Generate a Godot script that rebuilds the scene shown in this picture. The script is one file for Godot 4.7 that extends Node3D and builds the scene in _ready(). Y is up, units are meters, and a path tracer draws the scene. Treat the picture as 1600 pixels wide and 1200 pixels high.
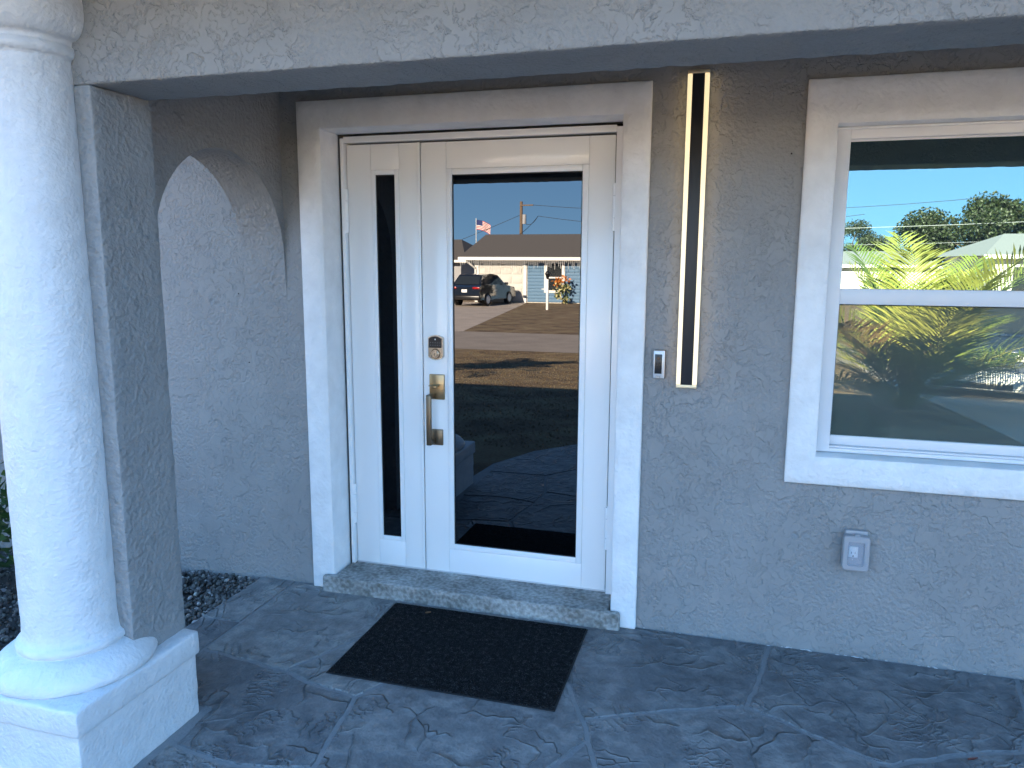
extends Node3D

var mat := {}
var tex := {}
var rng := RandomNumberGenerator.new()
var wob := FastNoiseLite.new()

# ---------------------------------------------------------------- naming
func lin(r: float, g: float, b: float) -> Color:
	return Color(r, g, b).linear_to_srgb()

func tag(o: Node, label: String, category: String, group := "", kind := "") -> Node:
	o.set_meta("label", label)
	if category != "":
		o.set_meta("category", category)
	if group != "":
		o.set_meta("group", group)
	if kind != "":
		o.set_meta("kind", kind)
	return o

func thing(called: String, at := Vector3.ZERO, turn := 0.0) -> Node3D:
	var o := Node3D.new()
	o.name = called
	add_child(o, true)
	o.position = at
	o.rotation.y = turn
	return o

func put(called: String, mesh: Mesh, m: Material, parent: Node = self, at := Vector3.ZERO) -> MeshInstance3D:
	var o := MeshInstance3D.new()
	o.name = called
	o.mesh = mesh
	o.material_override = m
	o.position = at
	parent.add_child(o, true)
	return o

# ---------------------------------------------------------------- shapes
func start() -> SurfaceTool:
	var st := SurfaceTool.new()
	st.begin(Mesh.PRIMITIVE_TRIANGLES)
	return st

# corners run counter-clockwise seen from outside
func quad(st: SurfaceTool, a: Vector3, b: Vector3, c: Vector3, d: Vector3) -> void:
	for p in [a, c, b, a, d, c]:
		st.add_vertex(p)

func tri(st: SurfaceTool, a: Vector3, b: Vector3, c: Vector3) -> void:
	for p in [a, c, b]:
		st.add_vertex(p)

func done(st: SurfaceTool) -> ArrayMesh:
	st.generate_normals()
	return st.commit()

func steps(h: float, r: float, cell: float) -> Array:
	var out := [-h, -h + r * 0.3, -h + r]
	var inner := 2.0 * (h - r)
	var n := maxi(1, int(ceil(inner / cell)))
	for i in range(1, n):
		out.append(-h + r + inner * i / n)
	out.append_array([h - r, h - r * 0.3, h])
	return out

# a box with rounded edges; amp shifts its skin in and out by a few millimetres
func round_box(st: SurfaceTool, lo: Vector3, hi: Vector3, r := 0.003, cell := 99.0, amp := 0.0) -> void:
	var mid := (lo + hi) / 2
	var h := (hi - lo) / 2
	r = minf(r, minf(h.x, minf(h.y, h.z)) * 0.98)
	var inner := h - Vector3.ONE * r
	var lists := [steps(h.x, r, cell), steps(h.y, r, cell), steps(h.z, r, cell)]
	if cell > 50:
		for k in 3:
			lists[k] = [-h[k], -h[k] + r, h[k] - r, h[k]]
	for axis in 3:
		var u := (axis + 1) % 3
		var v := (axis + 2) % 3
		for side in [-1.0, 1.0]:
			var us: Array = lists[u]
			var vs: Array = lists[v]
			var grid := []
			for i in us.size():
				var row := PackedVector3Array()
				for j in vs.size():
					var p := Vector3.ZERO
					p[axis] = side * h[axis]
					p[u] = us[i]
					p[v] = vs[j]
					var c := p.clamp(-inner, inner)
					var n := (p - c).normalized()
					p = mid + c + n * r
					if amp > 0:
						p += n * amp * (wob.get_noise_3dv(p * 100.0) * 0.6 + wob.get_noise_3dv(p * 18.0 + Vector3(40, 0, 0)) * 1.0)
					row.append(p)
				grid.append(row)
			for i in us.size() - 1:
				for j in vs.size() - 1:
					if side > 0:
						quad(st, grid[i][j], grid[i + 1][j], grid[i + 1][j + 1], grid[i][j + 1])
					else:
						quad(st, grid[i][j], grid[i][j + 1], grid[i + 1][j + 1], grid[i + 1][j])

func box(lo: Vector3, hi: Vector3, r := 0.003, cell := 99.0, amp := 0.0) -> ArrayMesh:
	var st := start()
	round_box(st, lo, hi, r, cell, amp)
	return done(st)

func plain_box(st: SurfaceTool, lo: Vector3, hi: Vector3) -> void:
	var p := func(i: int) -> Vector3: return Vector3(hi.x if i & 1 else lo.x, hi.y if i & 2 else lo.y, hi.z if i & 4 else lo.z)
	st.set_smooth_group(-1)
	for f in [[4, 5, 7, 6], [1, 0, 2, 3], [5, 1, 3, 7], [0, 4, 6, 2], [6, 7, 3, 2], [0, 1, 5, 4]]:
		quad(st, p.call(f[0]), p.call(f[1]), p.call(f[2]), p.call(f[3]))

func flat_box(lo: Vector3, hi: Vector3) -> ArrayMesh:
	var st := start()
	plain_box(st, lo, hi)
	return done(st)

# profile points are (radius, height); turned about y
func lathe(st: SurfaceTool, profile: Array, at: Vector3, sides := 48, amp := 0.0, scale_z := 1.0) -> void:
	var rings := []
	for p in profile:
		var row := PackedVector3Array()
		for i in sides + 1:
			var a := TAU * (i % sides) / sides
			var d := Vector3(cos(a), 0, sin(a) * scale_z)
			var q: Vector3 = at + d * p.x + Vector3(0, p.y, 0)
			if amp > 0 and p.x > 0.001:
				q += d * amp * (wob.get_noise_3dv(q * 100.0) * 0.6 + wob.get_noise_3dv(q * 22.0) * 1.0)
			row.append(q)
		rings.append(row)
	for k in rings.size() - 1:
		for i in sides:
			quad(st, rings[k][i + 1], rings[k][i], rings[k + 1][i], rings[k + 1][i + 1])

func tube(st: SurfaceTool, a: Vector3, b: Vector3, ra: float, rb := -1.0, sides := 10, caps := true) -> void:
	if rb < 0:
		rb = ra
	var d := (b - a).normalized()
	var s := d.cross(Vector3.UP if absf(d.y) < 0.9 else Vector3.RIGHT).normalized()
	var t := s.cross(d)
	for i in sides:
		var p := TAU * i / sides
		var q := TAU * (i + 1) / sides
		var vp := s * cos(p) + t * sin(p)
		var vq := s * cos(q) + t * sin(q)
		st.set_smooth_group(0)
		quad(st, a + vp * ra, b + vp * rb, b + vq * rb, a + vq * ra)
		if caps:
			st.set_smooth_group(-1)
			tri(st, b, b + vq * rb, b + vp * rb)
			tri(st, a, a + vp * ra, a + vq * ra)
			st.set_smooth_group(0)

# a polygon in x/y pushed out along z
func slab(st: SurfaceTool, poly: PackedVector2Array, z0: float, z1: float) -> void:
	st.set_smooth_group(-1)
	if Geometry2D.is_polygon_clockwise(poly):
		poly = poly.duplicate()
		poly.reverse()
	var idx := Geometry2D.triangulate_polygon(poly)
	for k in range(0, idx.size(), 3):
		var a := poly[idx[k]]
		var b := poly[idx[k + 1]]
		var c := poly[idx[k + 2]]
		if (b - a).cross(c - a) < 0:
			var s := b
			b = c
			c = s
		tri(st, Vector3(a.x, a.y, z1), Vector3(b.x, b.y, z1), Vector3(c.x, c.y, z1))
		tri(st, Vector3(a.x, a.y, z0), Vector3(c.x, c.y, z0), Vector3(b.x, b.y, z0))
	for i in poly.size():
		var a := poly[i]
		var b := poly[(i + 1) % poly.size()]
		quad(st, Vector3(a.x, a.y, z0), Vector3(b.x, b.y, z0), Vector3(b.x, b.y, z1), Vector3(a.x, a.y, z1))

# ---------------------------------------------------------------- textures
func noise(kind: int, freq: float, octaves: int, seed_: int, warp := 0.0) -> FastNoiseLite:
	var n := FastNoiseLite.new()
	n.noise_type = kind
	n.frequency = freq
	n.seed = seed_
	n.fractal_type = FastNoiseLite.FRACTAL_FBM if octaves > 1 else FastNoiseLite.FRACTAL_NONE
	n.fractal_octaves = octaves
	if warp > 0:
		n.domain_warp_enabled = true
		n.domain_warp_amplitude = warp
		n.domain_warp_frequency = freq * 1.6
		n.domain_warp_fractal_octaves = 3
	return n

func field(size: int, n: FastNoiseLite) -> PackedByteArray:
	var im := n.get_seamless_image(size, size, false, false, 0.15, true)
	im.convert(Image.FORMAT_L8)
	return im.get_data()

func heights(size: int, a: PackedFloat32Array) -> ImageTexture:
	return ImageTexture.create_from_image(Image.create_from_data(size, size, false, Image.FORMAT_RF, a.to_byte_array()))

func tints(size: int, a: PackedByteArray, ramp: Array) -> ImageTexture:
	var table := []
	for i in 256:
		var t := i / 255.0
		var c: Color = ramp[0][1]
		for k in ramp.size() - 1:
			if t >= ramp[k][0]:
				var w := clampf((t - ramp[k][0]) / (ramp[k + 1][0] - ramp[k][0]), 0, 1)
				c = ramp[k][1].lerp(ramp[k + 1][1], w)
		c = c.linear_to_srgb()
		table.append([int(c.r * 255), int(c.g * 255), int(c.b * 255)])
	var out := PackedByteArray()
	out.resize(size * size * 3)
	for i in a.size():
		var c: Array = table[a[i]]
		out[i * 3] = c[0]
		out[i * 3 + 1] = c[1]
		out[i * 3 + 2] = c[2]
	return ImageTexture.create_from_image(Image.create_from_data(size, size, false, Image.FORMAT_RGB8, out))

func mix_bytes(a: PackedByteArray, wa: float, b: PackedByteArray, wb: float, gain := 1.0) -> PackedByteArray:
	var out := PackedByteArray()
	out.resize(a.size())
	for i in a.size():
		out[i] = clampi(int(127.5 + gain * (wa * (a[i] - 127.5) + wb * (b[i] - 127.5))), 0, 255)
	return out

func make_textures() -> void:
	var simplex := FastNoiseLite.TYPE_SIMPLEX_SMOOTH
	# knock-down stucco: flattened islands with crinkled shores in a finer spatter
	var s := 2048
	var a := field(s, noise(simplex, 0.010, 4, 11, 34.0))
	var b := field(s, noise(simplex, 0.05, 3, 5))
	var c := field(s, noise(simplex, 0.022, 3, 21, 22.0))
	var d := field(s, noise(simplex, 0.0022, 3, 8))
	var h := PackedFloat32Array()
	h.resize(s * s)
	for i in s * s:
		var zone := d[i] / 255.0
		var island := smoothstep(0.5, 0.56, a[i] / 255.0 + (zone - 0.5) * 0.7)
		var fine := b[i] / 255.0
		var crack := (1.0 - smoothstep(0.0, 0.03, absf(c[i] / 255.0 - 0.5))) * smoothstep(0.25, 0.6, zone)
		h[i] = island * 0.55 + (1.0 - island) * (0.16 + 0.40 * fine) + 0.05 * fine - 0.22 * crack
	tex.stucco = heights(s, h)
	# finer sprayed stucco of trims and column
	s = 1024
	h.resize(s * s)
	a = field(s, noise(simplex, 0.03, 3, 31, 10.0))
	b = field(s, noise(simplex, 0.011, 2, 32))
	for i in s * s:
		h[i] = a[i] / 255.0 * 0.75 + smoothstep(0.55, 0.8, b[i] / 255.0) * 0.35
	tex.spray = heights(s, h)
	a = field(512, noise(simplex, 0.02, 5, 77))
	b = field(512, noise(simplex, 0.008, 3, 78))
	var grey := mix_bytes(a, 0.6, b, 0.8)
	tex.paint = tints(512, grey, [[0.0, Color(0.86, 0.86, 0.86)], [1.0, Color(1, 1, 1)]])
	# stamped slate: overlapping shell-shaped flakes
	rng.seed = 4
	h.fill(0.0)
	a = field(s, noise(simplex, 0.02, 4, 51, 12.0))
	b = field(s, noise(simplex, 0.006, 4, 52, 40.0))
	c = field(s, noise(simplex, 0.09, 2, 53))
	var bend := noise(simplex, 1.0, 3, 9)
	var strokes := []
	for k in 120:
		strokes.append([rng.randf() * s, rng.randf() * s, rng.randf_range(60, 220), rng.randf() * TAU, rng.randf_range(0.5, 1.7), rng.randf_range(7, 18), rng.randf_range(0.3, 0.7), rng.randf_range(0.45, 1.0), rng.randf() * TAU])
	for k in 46:
		# fans of short parallel marks
		var at := Vector2(rng.randf(), rng.randf()) * s
		var way := rng.randf() * TAU
		var gapw := rng.randf_range(7, 15)
		var long := rng.randf_range(45, 150)
		for j in rng.randi_range(4, 9):
			var p := at + Vector2(cos(way), sin(way)) * gapw * j
			strokes.append([p.x, p.y, long * (0.75 + 0.06 * j), way + rng.randf_range(-0.12, 0.12) - 0.3, rng.randf_range(0.35, 0.9), rng.randf_range(3, 6), rng.randf_range(0.2, 0.5), 1.0, 0.0])
	for k in strokes.size():
		var sk: Array = strokes[k]
		var radius: float = sk[2]
		var wide: float = sk[5]
		var squash: float = sk[7]
		var tilt: float = sk[8]
		var n := int(radius * sk[4] * 1.5)
		for j in n:
			var t := float(j) / n
			var ang: float = sk[3] + sk[4] * t
			var fade := sin(PI * t)
			var rr := radius * (1.0 + 0.2 * bend.get_noise_2d(k * 13.7 if radius * squash != radius else int(k / 6) * 9.1, t * 1.6))
			for q in int(wide * 3.0) + 6:
				var dr := q - 5.0
				var ex := cos(ang) * (rr - dr)
				var ey := sin(ang) * (rr - dr) * squash
				var px := posmod(int(sk[0] + ex * cos(tilt) - ey * sin(tilt)), s)
				var py := posmod(int(sk[1] + ex * sin(tilt) + ey * cos(tilt)), s)
				var lift := exp(-dr / wide) if dr > 0 else 1.0 + dr * 0.2
				var cell := py * s + px
				h[cell] = lerpf(h[cell], sk[6] * lift, fade * 0.75 * lift)
	for i in s * s:
		h[i] = h[i] + a[i] / 255.0 * 0.2 + c[i] / 255.0 * 0.05
	tex.slate = heights(s, h)
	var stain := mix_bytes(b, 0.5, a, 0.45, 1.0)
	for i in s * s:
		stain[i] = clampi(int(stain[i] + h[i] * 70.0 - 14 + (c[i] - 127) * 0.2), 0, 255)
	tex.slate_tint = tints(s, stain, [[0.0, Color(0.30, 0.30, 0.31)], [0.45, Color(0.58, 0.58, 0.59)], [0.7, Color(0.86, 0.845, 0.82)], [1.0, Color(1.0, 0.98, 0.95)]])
	# weathered concrete of the door step
	a = field(512, noise(simplex, 0.008, 5, 61, 40.0))
	b = field(512, noise(simplex, 0.08, 3, 62))
	var pits := mix_bytes(a, 0.55, b, 0.6, 1.3)
	tex.concrete = tints(512, pits, [[0.0, Color(0.12, 0.114, 0.10)], [0.35, Color(0.215, 0.208, 0.193)], [0.6, Color(0.31, 0.302, 0.286)], [0.85, Color(0.40, 0.39, 0.37)], [1.0, Color(0.5, 0.49, 0.47)]])
	var hc := PackedFloat32Array()
	hc.resize(512 * 512)
	for i in 512 * 512:
		hc[i] = pits[i] / 255.0
	tex.concrete_h = heights(512, hc)
	# matted fibre of the door mat
	a = field(512, noise(simplex, 0.05, 3, 71, 30.0))
	b = field(512, noise(simplex, 0.16, 2, 72))
	for i in 512 * 512:
		hc[i] = a[i] / 255.0 * 0.7 + b[i] / 255.0 * 0.5
	tex.fibre = heights(512, hc)
	tex.fibre_tint = tints(512, mix_bytes(a, 0.7, b, 0.8, 1.3), [[0.0, Color(0.003, 0.0032, 0.004)], [0.5, Color(0.010, 0.0105, 0.012)], [0.75, Color(0.026, 0.026, 0.028)], [1.0, Color(0.08, 0.08, 0.08)]])
	# winter lawn, street, shingles
	a = field(512, noise(simplex, 0.006, 5, 81))
	b = field(512, noise(simplex, 0.12, 2, 82))
	tex.lawn = tints(512, mix_bytes(a, 1.0, b, 0.7, 1.2), [[0.0, Color(0.07, 0.045, 0.022)], [0.4, Color(0.145, 0.09, 0.046)], [0.6, Color(0.18, 0.117, 0.06)], [0.8, Color(0.16, 0.128, 0.06)], [1.0, Color(0.27, 0.19, 0.105)]])
	tex.road = tints(512, mix_bytes(a, 0.35, b, 0.7), [[0.0, Color(0.15, 0.125, 0.105)], [1.0, Color(0.37, 0.31, 0.26)]])
	a = field(512, noise(FastNoiseLite.TYPE_CELLULAR, 0.05, 1, 83))
	tex.shingle = tints(512, mix_bytes(a, 0.8, b, 0.6), [[0.0, Color(0.05, 0.045, 0.042)], [1.0, Color(0.17, 0.15, 0.135)]])

func make_mat(called: String, color: Color, rough := 0.8, o := {}) -> StandardMaterial3D:
	var m := StandardMaterial3D.new()
	m.resource_name = called
	m.albedo_color = color
	m.roughness = rough
	for k in o:
		m.set(k, o[k])
	mat[called] = m
	return m

func relief(m: StandardMaterial3D, t: Texture2D, cm: float, per_metre: float, tint: Texture2D = null) -> void:
	m.uv1_triplanar = true
	m.uv1_world_triplanar = true
	m.uv1_triplanar_sharpness = 8.0
	m.uv1_scale = Vector3.ONE * per_metre
	if t:
		m.heightmap_enabled = true
		m.heightmap_texture = t
		m.heightmap_scale = cm
	if tint:
		m.albedo_texture = tint

func make_materials() -> void:
	relief(make_mat("grey_stucco", lin(0.28, 0.28, 0.28), 0.62), tex.stucco, 1.2, 0.45, tex.paint)
	relief(make_mat("grey_sprayed_stucco", lin(0.28, 0.28, 0.28), 0.6), tex.spray, 0.65, 1.3, tex.paint)
	relief(make_mat("white_stucco", lin(0.82, 0.82, 0.825), 0.55), tex.spray, 0.3, 1.2, tex.paint)
	relief(make_mat("white_column_paint", lin(0.69, 0.69, 0.70), 0.5), tex.spray, 0.26, 1.9, tex.paint)
	relief(make_mat("door_paint", lin(0.85, 0.85, 0.855), 0.18, {"metallic_specular": 0.5}), null, 0, 1.0, null)
	make_mat("vinyl", lin(0.70, 0.70, 0.72), 0.35)
	make_mat("screen_grey", lin(0.3, 0.3, 0.33), 0.6)
	make_mat("dark_glass", lin(0.074, 0.080, 0.090), 0.0, {"metallic": 1.0})
	make_mat("upper_glass", lin(0.185, 0.262, 0.272), 0.0, {"metallic": 0.9})
	make_mat("lower_glass", lin(0.19, 0.232, 0.222), 0.0, {"metallic": 0.68})
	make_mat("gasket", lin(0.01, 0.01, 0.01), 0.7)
	make_mat("bronze", lin(0.42, 0.30, 0.17), 0.34, {"metallic": 1.0})
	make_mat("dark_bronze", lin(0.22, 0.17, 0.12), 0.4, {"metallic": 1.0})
	make_mat("nickel", lin(0.55, 0.50, 0.43), 0.25, {"metallic": 1.0})
	make_mat("silver", lin(0.6, 0.6, 0.61), 0.32, {"metallic": 0.25})
	make_mat("gold", lin(0.85, 0.70, 0.48), 0.5, {"metallic": 1.0})
	make_mat("black_plastic", lin(0.012, 0.012, 0.014), 0.3)
	make_mat("matte_black", lin(0.012, 0.013, 0.016), 0.45)
	make_mat("grey_plastic", lin(0.33, 0.33, 0.35), 0.4)
	make_mat("outlet_white", lin(0.75, 0.75, 0.76), 0.4)
	make_mat("clear_cover", Color(0.85, 0.87, 0.92, 0.16), 0.06, {"transparency": BaseMaterial3D.TRANSPARENCY_ALPHA})
	make_mat("lit_acrylic", lin(0.8, 0.75, 0.6), 0.4, {"emission_enabled": true, "emission": lin(1.0, 0.78, 0.42), "emission_energy_multiplier": 0.058})
	make_mat("print_grey", lin(0.2, 0.2, 0.21), 0.5)
	make_mat("key_white", lin(0.6, 0.6, 0.6), 0.5)
	var tones := [Color(0.275, 0.275, 0.28), Color(0.315, 0.313, 0.31), Color(0.225, 0.23, 0.24)]
	for k in 3:
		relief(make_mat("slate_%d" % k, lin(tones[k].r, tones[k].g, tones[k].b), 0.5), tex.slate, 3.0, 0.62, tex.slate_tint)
	relief(make_mat("grout", lin(0.235, 0.243, 0.252), 0.6), tex.spray, 0.2, 2.0, tex.paint)
	relief(make_mat("step_concrete", Color.WHITE, 0.85), tex.concrete_h, 0.5, 0.9, tex.concrete)
	relief(make_mat("mat_fibre", lin(0.95, 0.95, 0.95), 0.95, {"metallic_specular": 0.25}), tex.fibre, 3.0, 1.5, tex.fibre_tint)
	make_mat("rubber", lin(0.011, 0.011, 0.012), 0.7)
	make_mat("stone", lin(1, 1, 1), 0.8, {"vertex_color_use_as_albedo": true})
	make_mat("dry_leaf_brown", lin(0.16, 0.085, 0.04), 0.7)
	make_mat("dry_leaf_red", lin(0.13, 0.03, 0.02), 0.6)
	make_mat("leaf_green", lin(0.035, 0.075, 0.02), 0.45, {"vertex_color_use_as_albedo": true, "backlight_enabled": true, "backlight": Color(0.3, 0.3, 0.3)})
	make_mat("leaf_plain", lin(1, 1, 1), 0.5, {"vertex_color_use_as_albedo": true, "backlight_enabled": true, "backlight": Color(0.35, 0.35, 0.35)})
	make_mat("bark", lin(0.09, 0.07, 0.05), 0.9)
	make_mat("palm_stem", lin(0.16, 0.17, 0.06), 0.7)
	relief(make_mat("lawn", Color.WHITE, 0.95), null, 0, 0.35, tex.lawn)
	relief(make_mat("road", Color.WHITE, 0.9), null, 0, 0.3, tex.road)
	relief(make_mat("driveway", lin(1.5, 1.5, 1.5), 0.9), null, 0, 0.25, tex.road)
	relief(make_mat("shingle", Color.WHITE, 0.9), null, 0, 0.9, tex.shingle)
	make_mat("fascia", lin(0.75, 0.74, 0.72), 0.5)
	make_mat("blue_siding", lin(0.10, 0.20, 0.33), 0.6)
	make_mat("cream_wall", lin(0.68, 0.62, 0.54), 0.7)
	make_mat("white_wall", lin(0.6, 0.585, 0.55), 0.7)
	make_mat("pale_roof", lin(0.26, 0.265, 0.26), 0.8)
	make_mat("dark_pane", lin(0.02, 0.025, 0.03), 0.05)
	make_mat("car_black", lin(0.008, 0.009, 0.012), 0.12, {"clearcoat_enabled": true, "clearcoat": 1.0, "clearcoat_roughness": 0.03})
	make_mat("car_blue", lin(0.02, 0.035, 0.075), 0.2, {"clearcoat_enabled": true, "clearcoat": 1.0, "clearcoat_roughness": 0.03})
	make_mat("chrome", lin(0.75, 0.75, 0.77), 0.12, {"metallic": 1.0})
	make_mat("tyre", lin(0.015, 0.015, 0.015), 0.85)
	make_mat("tail_red", lin(0.35, 0.01, 0.01), 0.2)
	make_mat("headlight", lin(0.7, 0.72, 0.75), 0.1)
	make_mat("plate_white", lin(0.75, 0.75, 0.75), 0.4)
	make_mat("flag_cloth", lin(1, 1, 1), 0.8, {"vertex_color_use_as_albedo": true, "backlight_enabled": true, "backlight": Color(0.3, 0.3, 0.3)})
	make_mat("wood_pole", lin(0.16, 0.11, 0.075), 0.9)
	make_mat("wire", lin(0.02, 0.02, 0.02), 0.6)
	make_mat("interior", lin(0.05, 0.05, 0.05), 0.9)
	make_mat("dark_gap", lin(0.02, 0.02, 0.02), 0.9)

# ---------------------------------------------------------------- set-up
func _ready() -> void:
	wob.noise_type = FastNoiseLite.TYPE_SIMPLEX_SMOOTH
	wob.frequency = 1.0
	wob.seed = 3
	var cam := Camera3D.new()
	add_child(cam)
	cam.transform = Transform3D(Basis(Vector3(0.9604196, 0.0045593, -0.2785202), Vector3(-0.0482703, 0.9874635, -0.1502856), Vector3(0.2743434, 0.1577815, 0.9485994)).orthonormalized(), Vector3(1.19404, 1.57533, 3.16616))
	cam.fov = 53.385
	cam.near = 0.05
	cam.far = 900.0
	cam.current = true
	var env := Environment.new()
	env.background_mode = Environment.BG_SKY
	var sky := Sky.new()
	var sm := ProceduralSkyMaterial.new()
	sm.sky_top_color = lin(0.042, 0.096, 0.192)
	sm.sky_horizon_color = lin(0.120, 0.222, 0.312)
	sm.sky_curve = 0.12
	sm.sky_energy_multiplier = 1.0
	sm.ground_bottom_color = lin(0.1, 0.08, 0.05)
	sm.ground_horizon_color = lin(0.25, 0.25, 0.25)
	sky.sky_material = sm
	env.sky = sky
	env.tonemap_mode = Environment.TONE_MAPPER_LINEAR
	env.tonemap_exposure = 16.6
	env.sdfgi_enabled = true
	env.ssao_enabled = true
	env.ssil_enabled = true
	var we := WorldEnvironment.new()
	we.environment = env
	add_child(we)
	var sun := DirectionalLight3D.new()
	sun.light_energy = 1.6
	sun.light_color = Color(1.0, 0.9, 0.76)
	sun.light_angular_distance = 0.5
	sun.shadow_enabled = true
	add_child(sun)
	sun.look_at_from_position(Vector3.ZERO, Vector3(0.28, -0.405, 0.96))

	make_textures()
	make_materials()
	make_land()
	make_house()
	make_floor()
	make_column()
	make_doors()
	make_window()
	make_fixtures()
	make_small_things()
	make_yard()
	make_street()

# ---------------------------------------------------------------- the land
func land_height(z: float) -> float:
	return -0.14 - 0.62 * smoothstep(3.0, 16.0, z)

func sheet(xs: Array, zs: Array, lift: float) -> ArrayMesh:
	var st := start()
	for i in xs.size() - 1:
		for j in zs.size() - 1:
			var a := Vector3(xs[i], land_height(zs[j]) + lift, zs[j])
			var b := Vector3(xs[i], land_height(zs[j + 1]) + lift, zs[j + 1])
			var c := Vector3(xs[i + 1], land_height(zs[j + 1]) + lift, zs[j + 1])
			var d := Vector3(xs[i + 1], land_height(zs[j]) + lift, zs[j])
			quad(st, a, b, c, d)
	return done(st)

func span(a: float, b: float, n: int) -> Array:
	var out := []
	for i in n + 1:
		out.append(lerpf(a, b, float(i) / n))
	return out

func make_land() -> void:
	var zs := [-400.0, -60.0, -12.0]
	zs.append_array(span(0.0, 18.0, 36))
	zs.append_array([30.0, 60.0, 150.0, 400.0])
	tag(put("ground", sheet([-400.0, -60.0, -20.0, 20.0, 60.0, 400.0], zs, 0.0), mat.lawn), "brown winter lawn spreading away from the porch", "ground", "", "structure")
	tag(put("road", sheet([-200.0, 200.0], [15.9, 16.2, 20.9], 0.006), mat.road), "pale grey street beyond the front lawn, mirrored in the door glass", "road", "", "structure")
	tag(put("driveway", sheet([4.0, 10.0], span(3.4, 15.9, 20), 0.004), mat.driveway), "pale concrete driveway under the parked blue vehicle", "driveway", "", "structure")
	var st := start()
	var y := land_height(30) + 0.005
	quad(st, Vector3(-16.5, y, 20.9), Vector3(-16.5, y, 39.2), Vector3(-10.3, y, 39.2), Vector3(-7.6, y, 20.9))
	tag(put("driveway", done(st), mat.driveway), "concrete driveway under the black car across the street", "driveway", "", "structure")
	# blades of grass where the house shadow ends, as one mass
	var blade := start()
	for k in 3:
		var a := TAU * k / 3.0
		var d := Vector3(cos(a), 0, sin(a))
		tri(blade, d * 0.012 + Vector3(0.004, 0, 0.003), d * 0.03 + Vector3(0, 0.05, 0), d * 0.012 - Vector3(0.004, 0, 0.003))
	var mm := MultiMesh.new()
	mm.transform_format = MultiMesh.TRANSFORM_3D
	mm.use_colors = true
	mm.mesh = done(blade)
	mm.instance_count = 60000
	rng.seed = 12
	for k in mm.instance_count:
		var x := rng.randf_range(-5.5, 3.8)
		var z := rng.randf_range(3.2, 15.8)
		var t := Transform3D(Basis(Vector3.UP, rng.randf() * TAU).scaled(Vector3.ONE * rng.randf_range(0.2, 0.45)), Vector3(x, land_height(z), z))
		mm.set_instance_transform(k, t)
		var dry := rng.randf()
		mm.set_instance_color(k, Color(0.09 + 0.12 * dry, 0.075 + 0.065 * dry, 0.03 + 0.042 * dry))
	var o := MultiMeshInstance3D.new()
	o.name = "grass"
	o.multimesh = mm
	o.material_override = mat.leaf_plain
	add_child(o)
	tag(o, "short dry lawn grass between the porch and the street", "grass", "", "stuff")

# ---------------------------------------------------------------- the house
const DOOR_L := -0.606
const DOOR_R := 0.738
const DOOR_T := 2.1525
const WIN_L := 1.531
const WIN_R := 2.95
const WIN_B := 0.826
const WIN_T := 2.083
const CEIL := 2.46
const BEAM_Y := 2.071
const BEAM_B := 1.067
const BEAM_F := 1.306

func sheet_with_openings(xs: Array, ys: Array, holes: Array, z0: float, z1: float) -> ArrayMesh:
	var st := start()
	st.set_smooth_group(-1)
	var solid := func(i: int, j: int) -> bool:
		return i >= 0 and j >= 0 and i < xs.size() - 1 and j < ys.size() - 1 and not holes.has(Vector2i(i, j))
	for i in xs.size() - 1:
		for j in ys.size() - 1:
			if not solid.call(i, j):
				continue
			var x0: float = xs[i]
			var x1: float = xs[i + 1]
			var y0: float = ys[j]
			var y1: float = ys[j + 1]
			quad(st, Vector3(x0, y0, z1), Vector3(x1, y0, z1), Vector3(x1, y1, z1), Vector3(x0, y1, z1))
			quad(st, Vector3(x1, y0, z0), Vector3(x0, y0, z0), Vector3(x0, y1, z0), Vector3(x1, y1, z0))
			if not solid.call(i - 1, j):
				quad(st, Vector3(x0, y0, z0), Vector3(x0, y0, z1), Vector3(x0, y1, z1), Vector3(x0, y1, z0))
			if not solid.call(i + 1, j):
				quad(st, Vector3(x1, y0, z1), Vector3(x1, y0, z0), Vector3(x1, y1, z0), Vector3(x1, y1, z1))
			if not solid.call(i, j - 1):
				quad(st, Vector3(x0, y0, z0), Vector3(x1, y0, z0), Vector3(x1, y0, z1), Vector3(x0, y0, z1))
			if not solid.call(i, j + 1):
				quad(st, Vector3(x0, y1, z1), Vector3(x1, y1, z1), Vector3(x1, y1, z0), Vector3(x0, y1, z0))
	return done(st)

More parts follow.
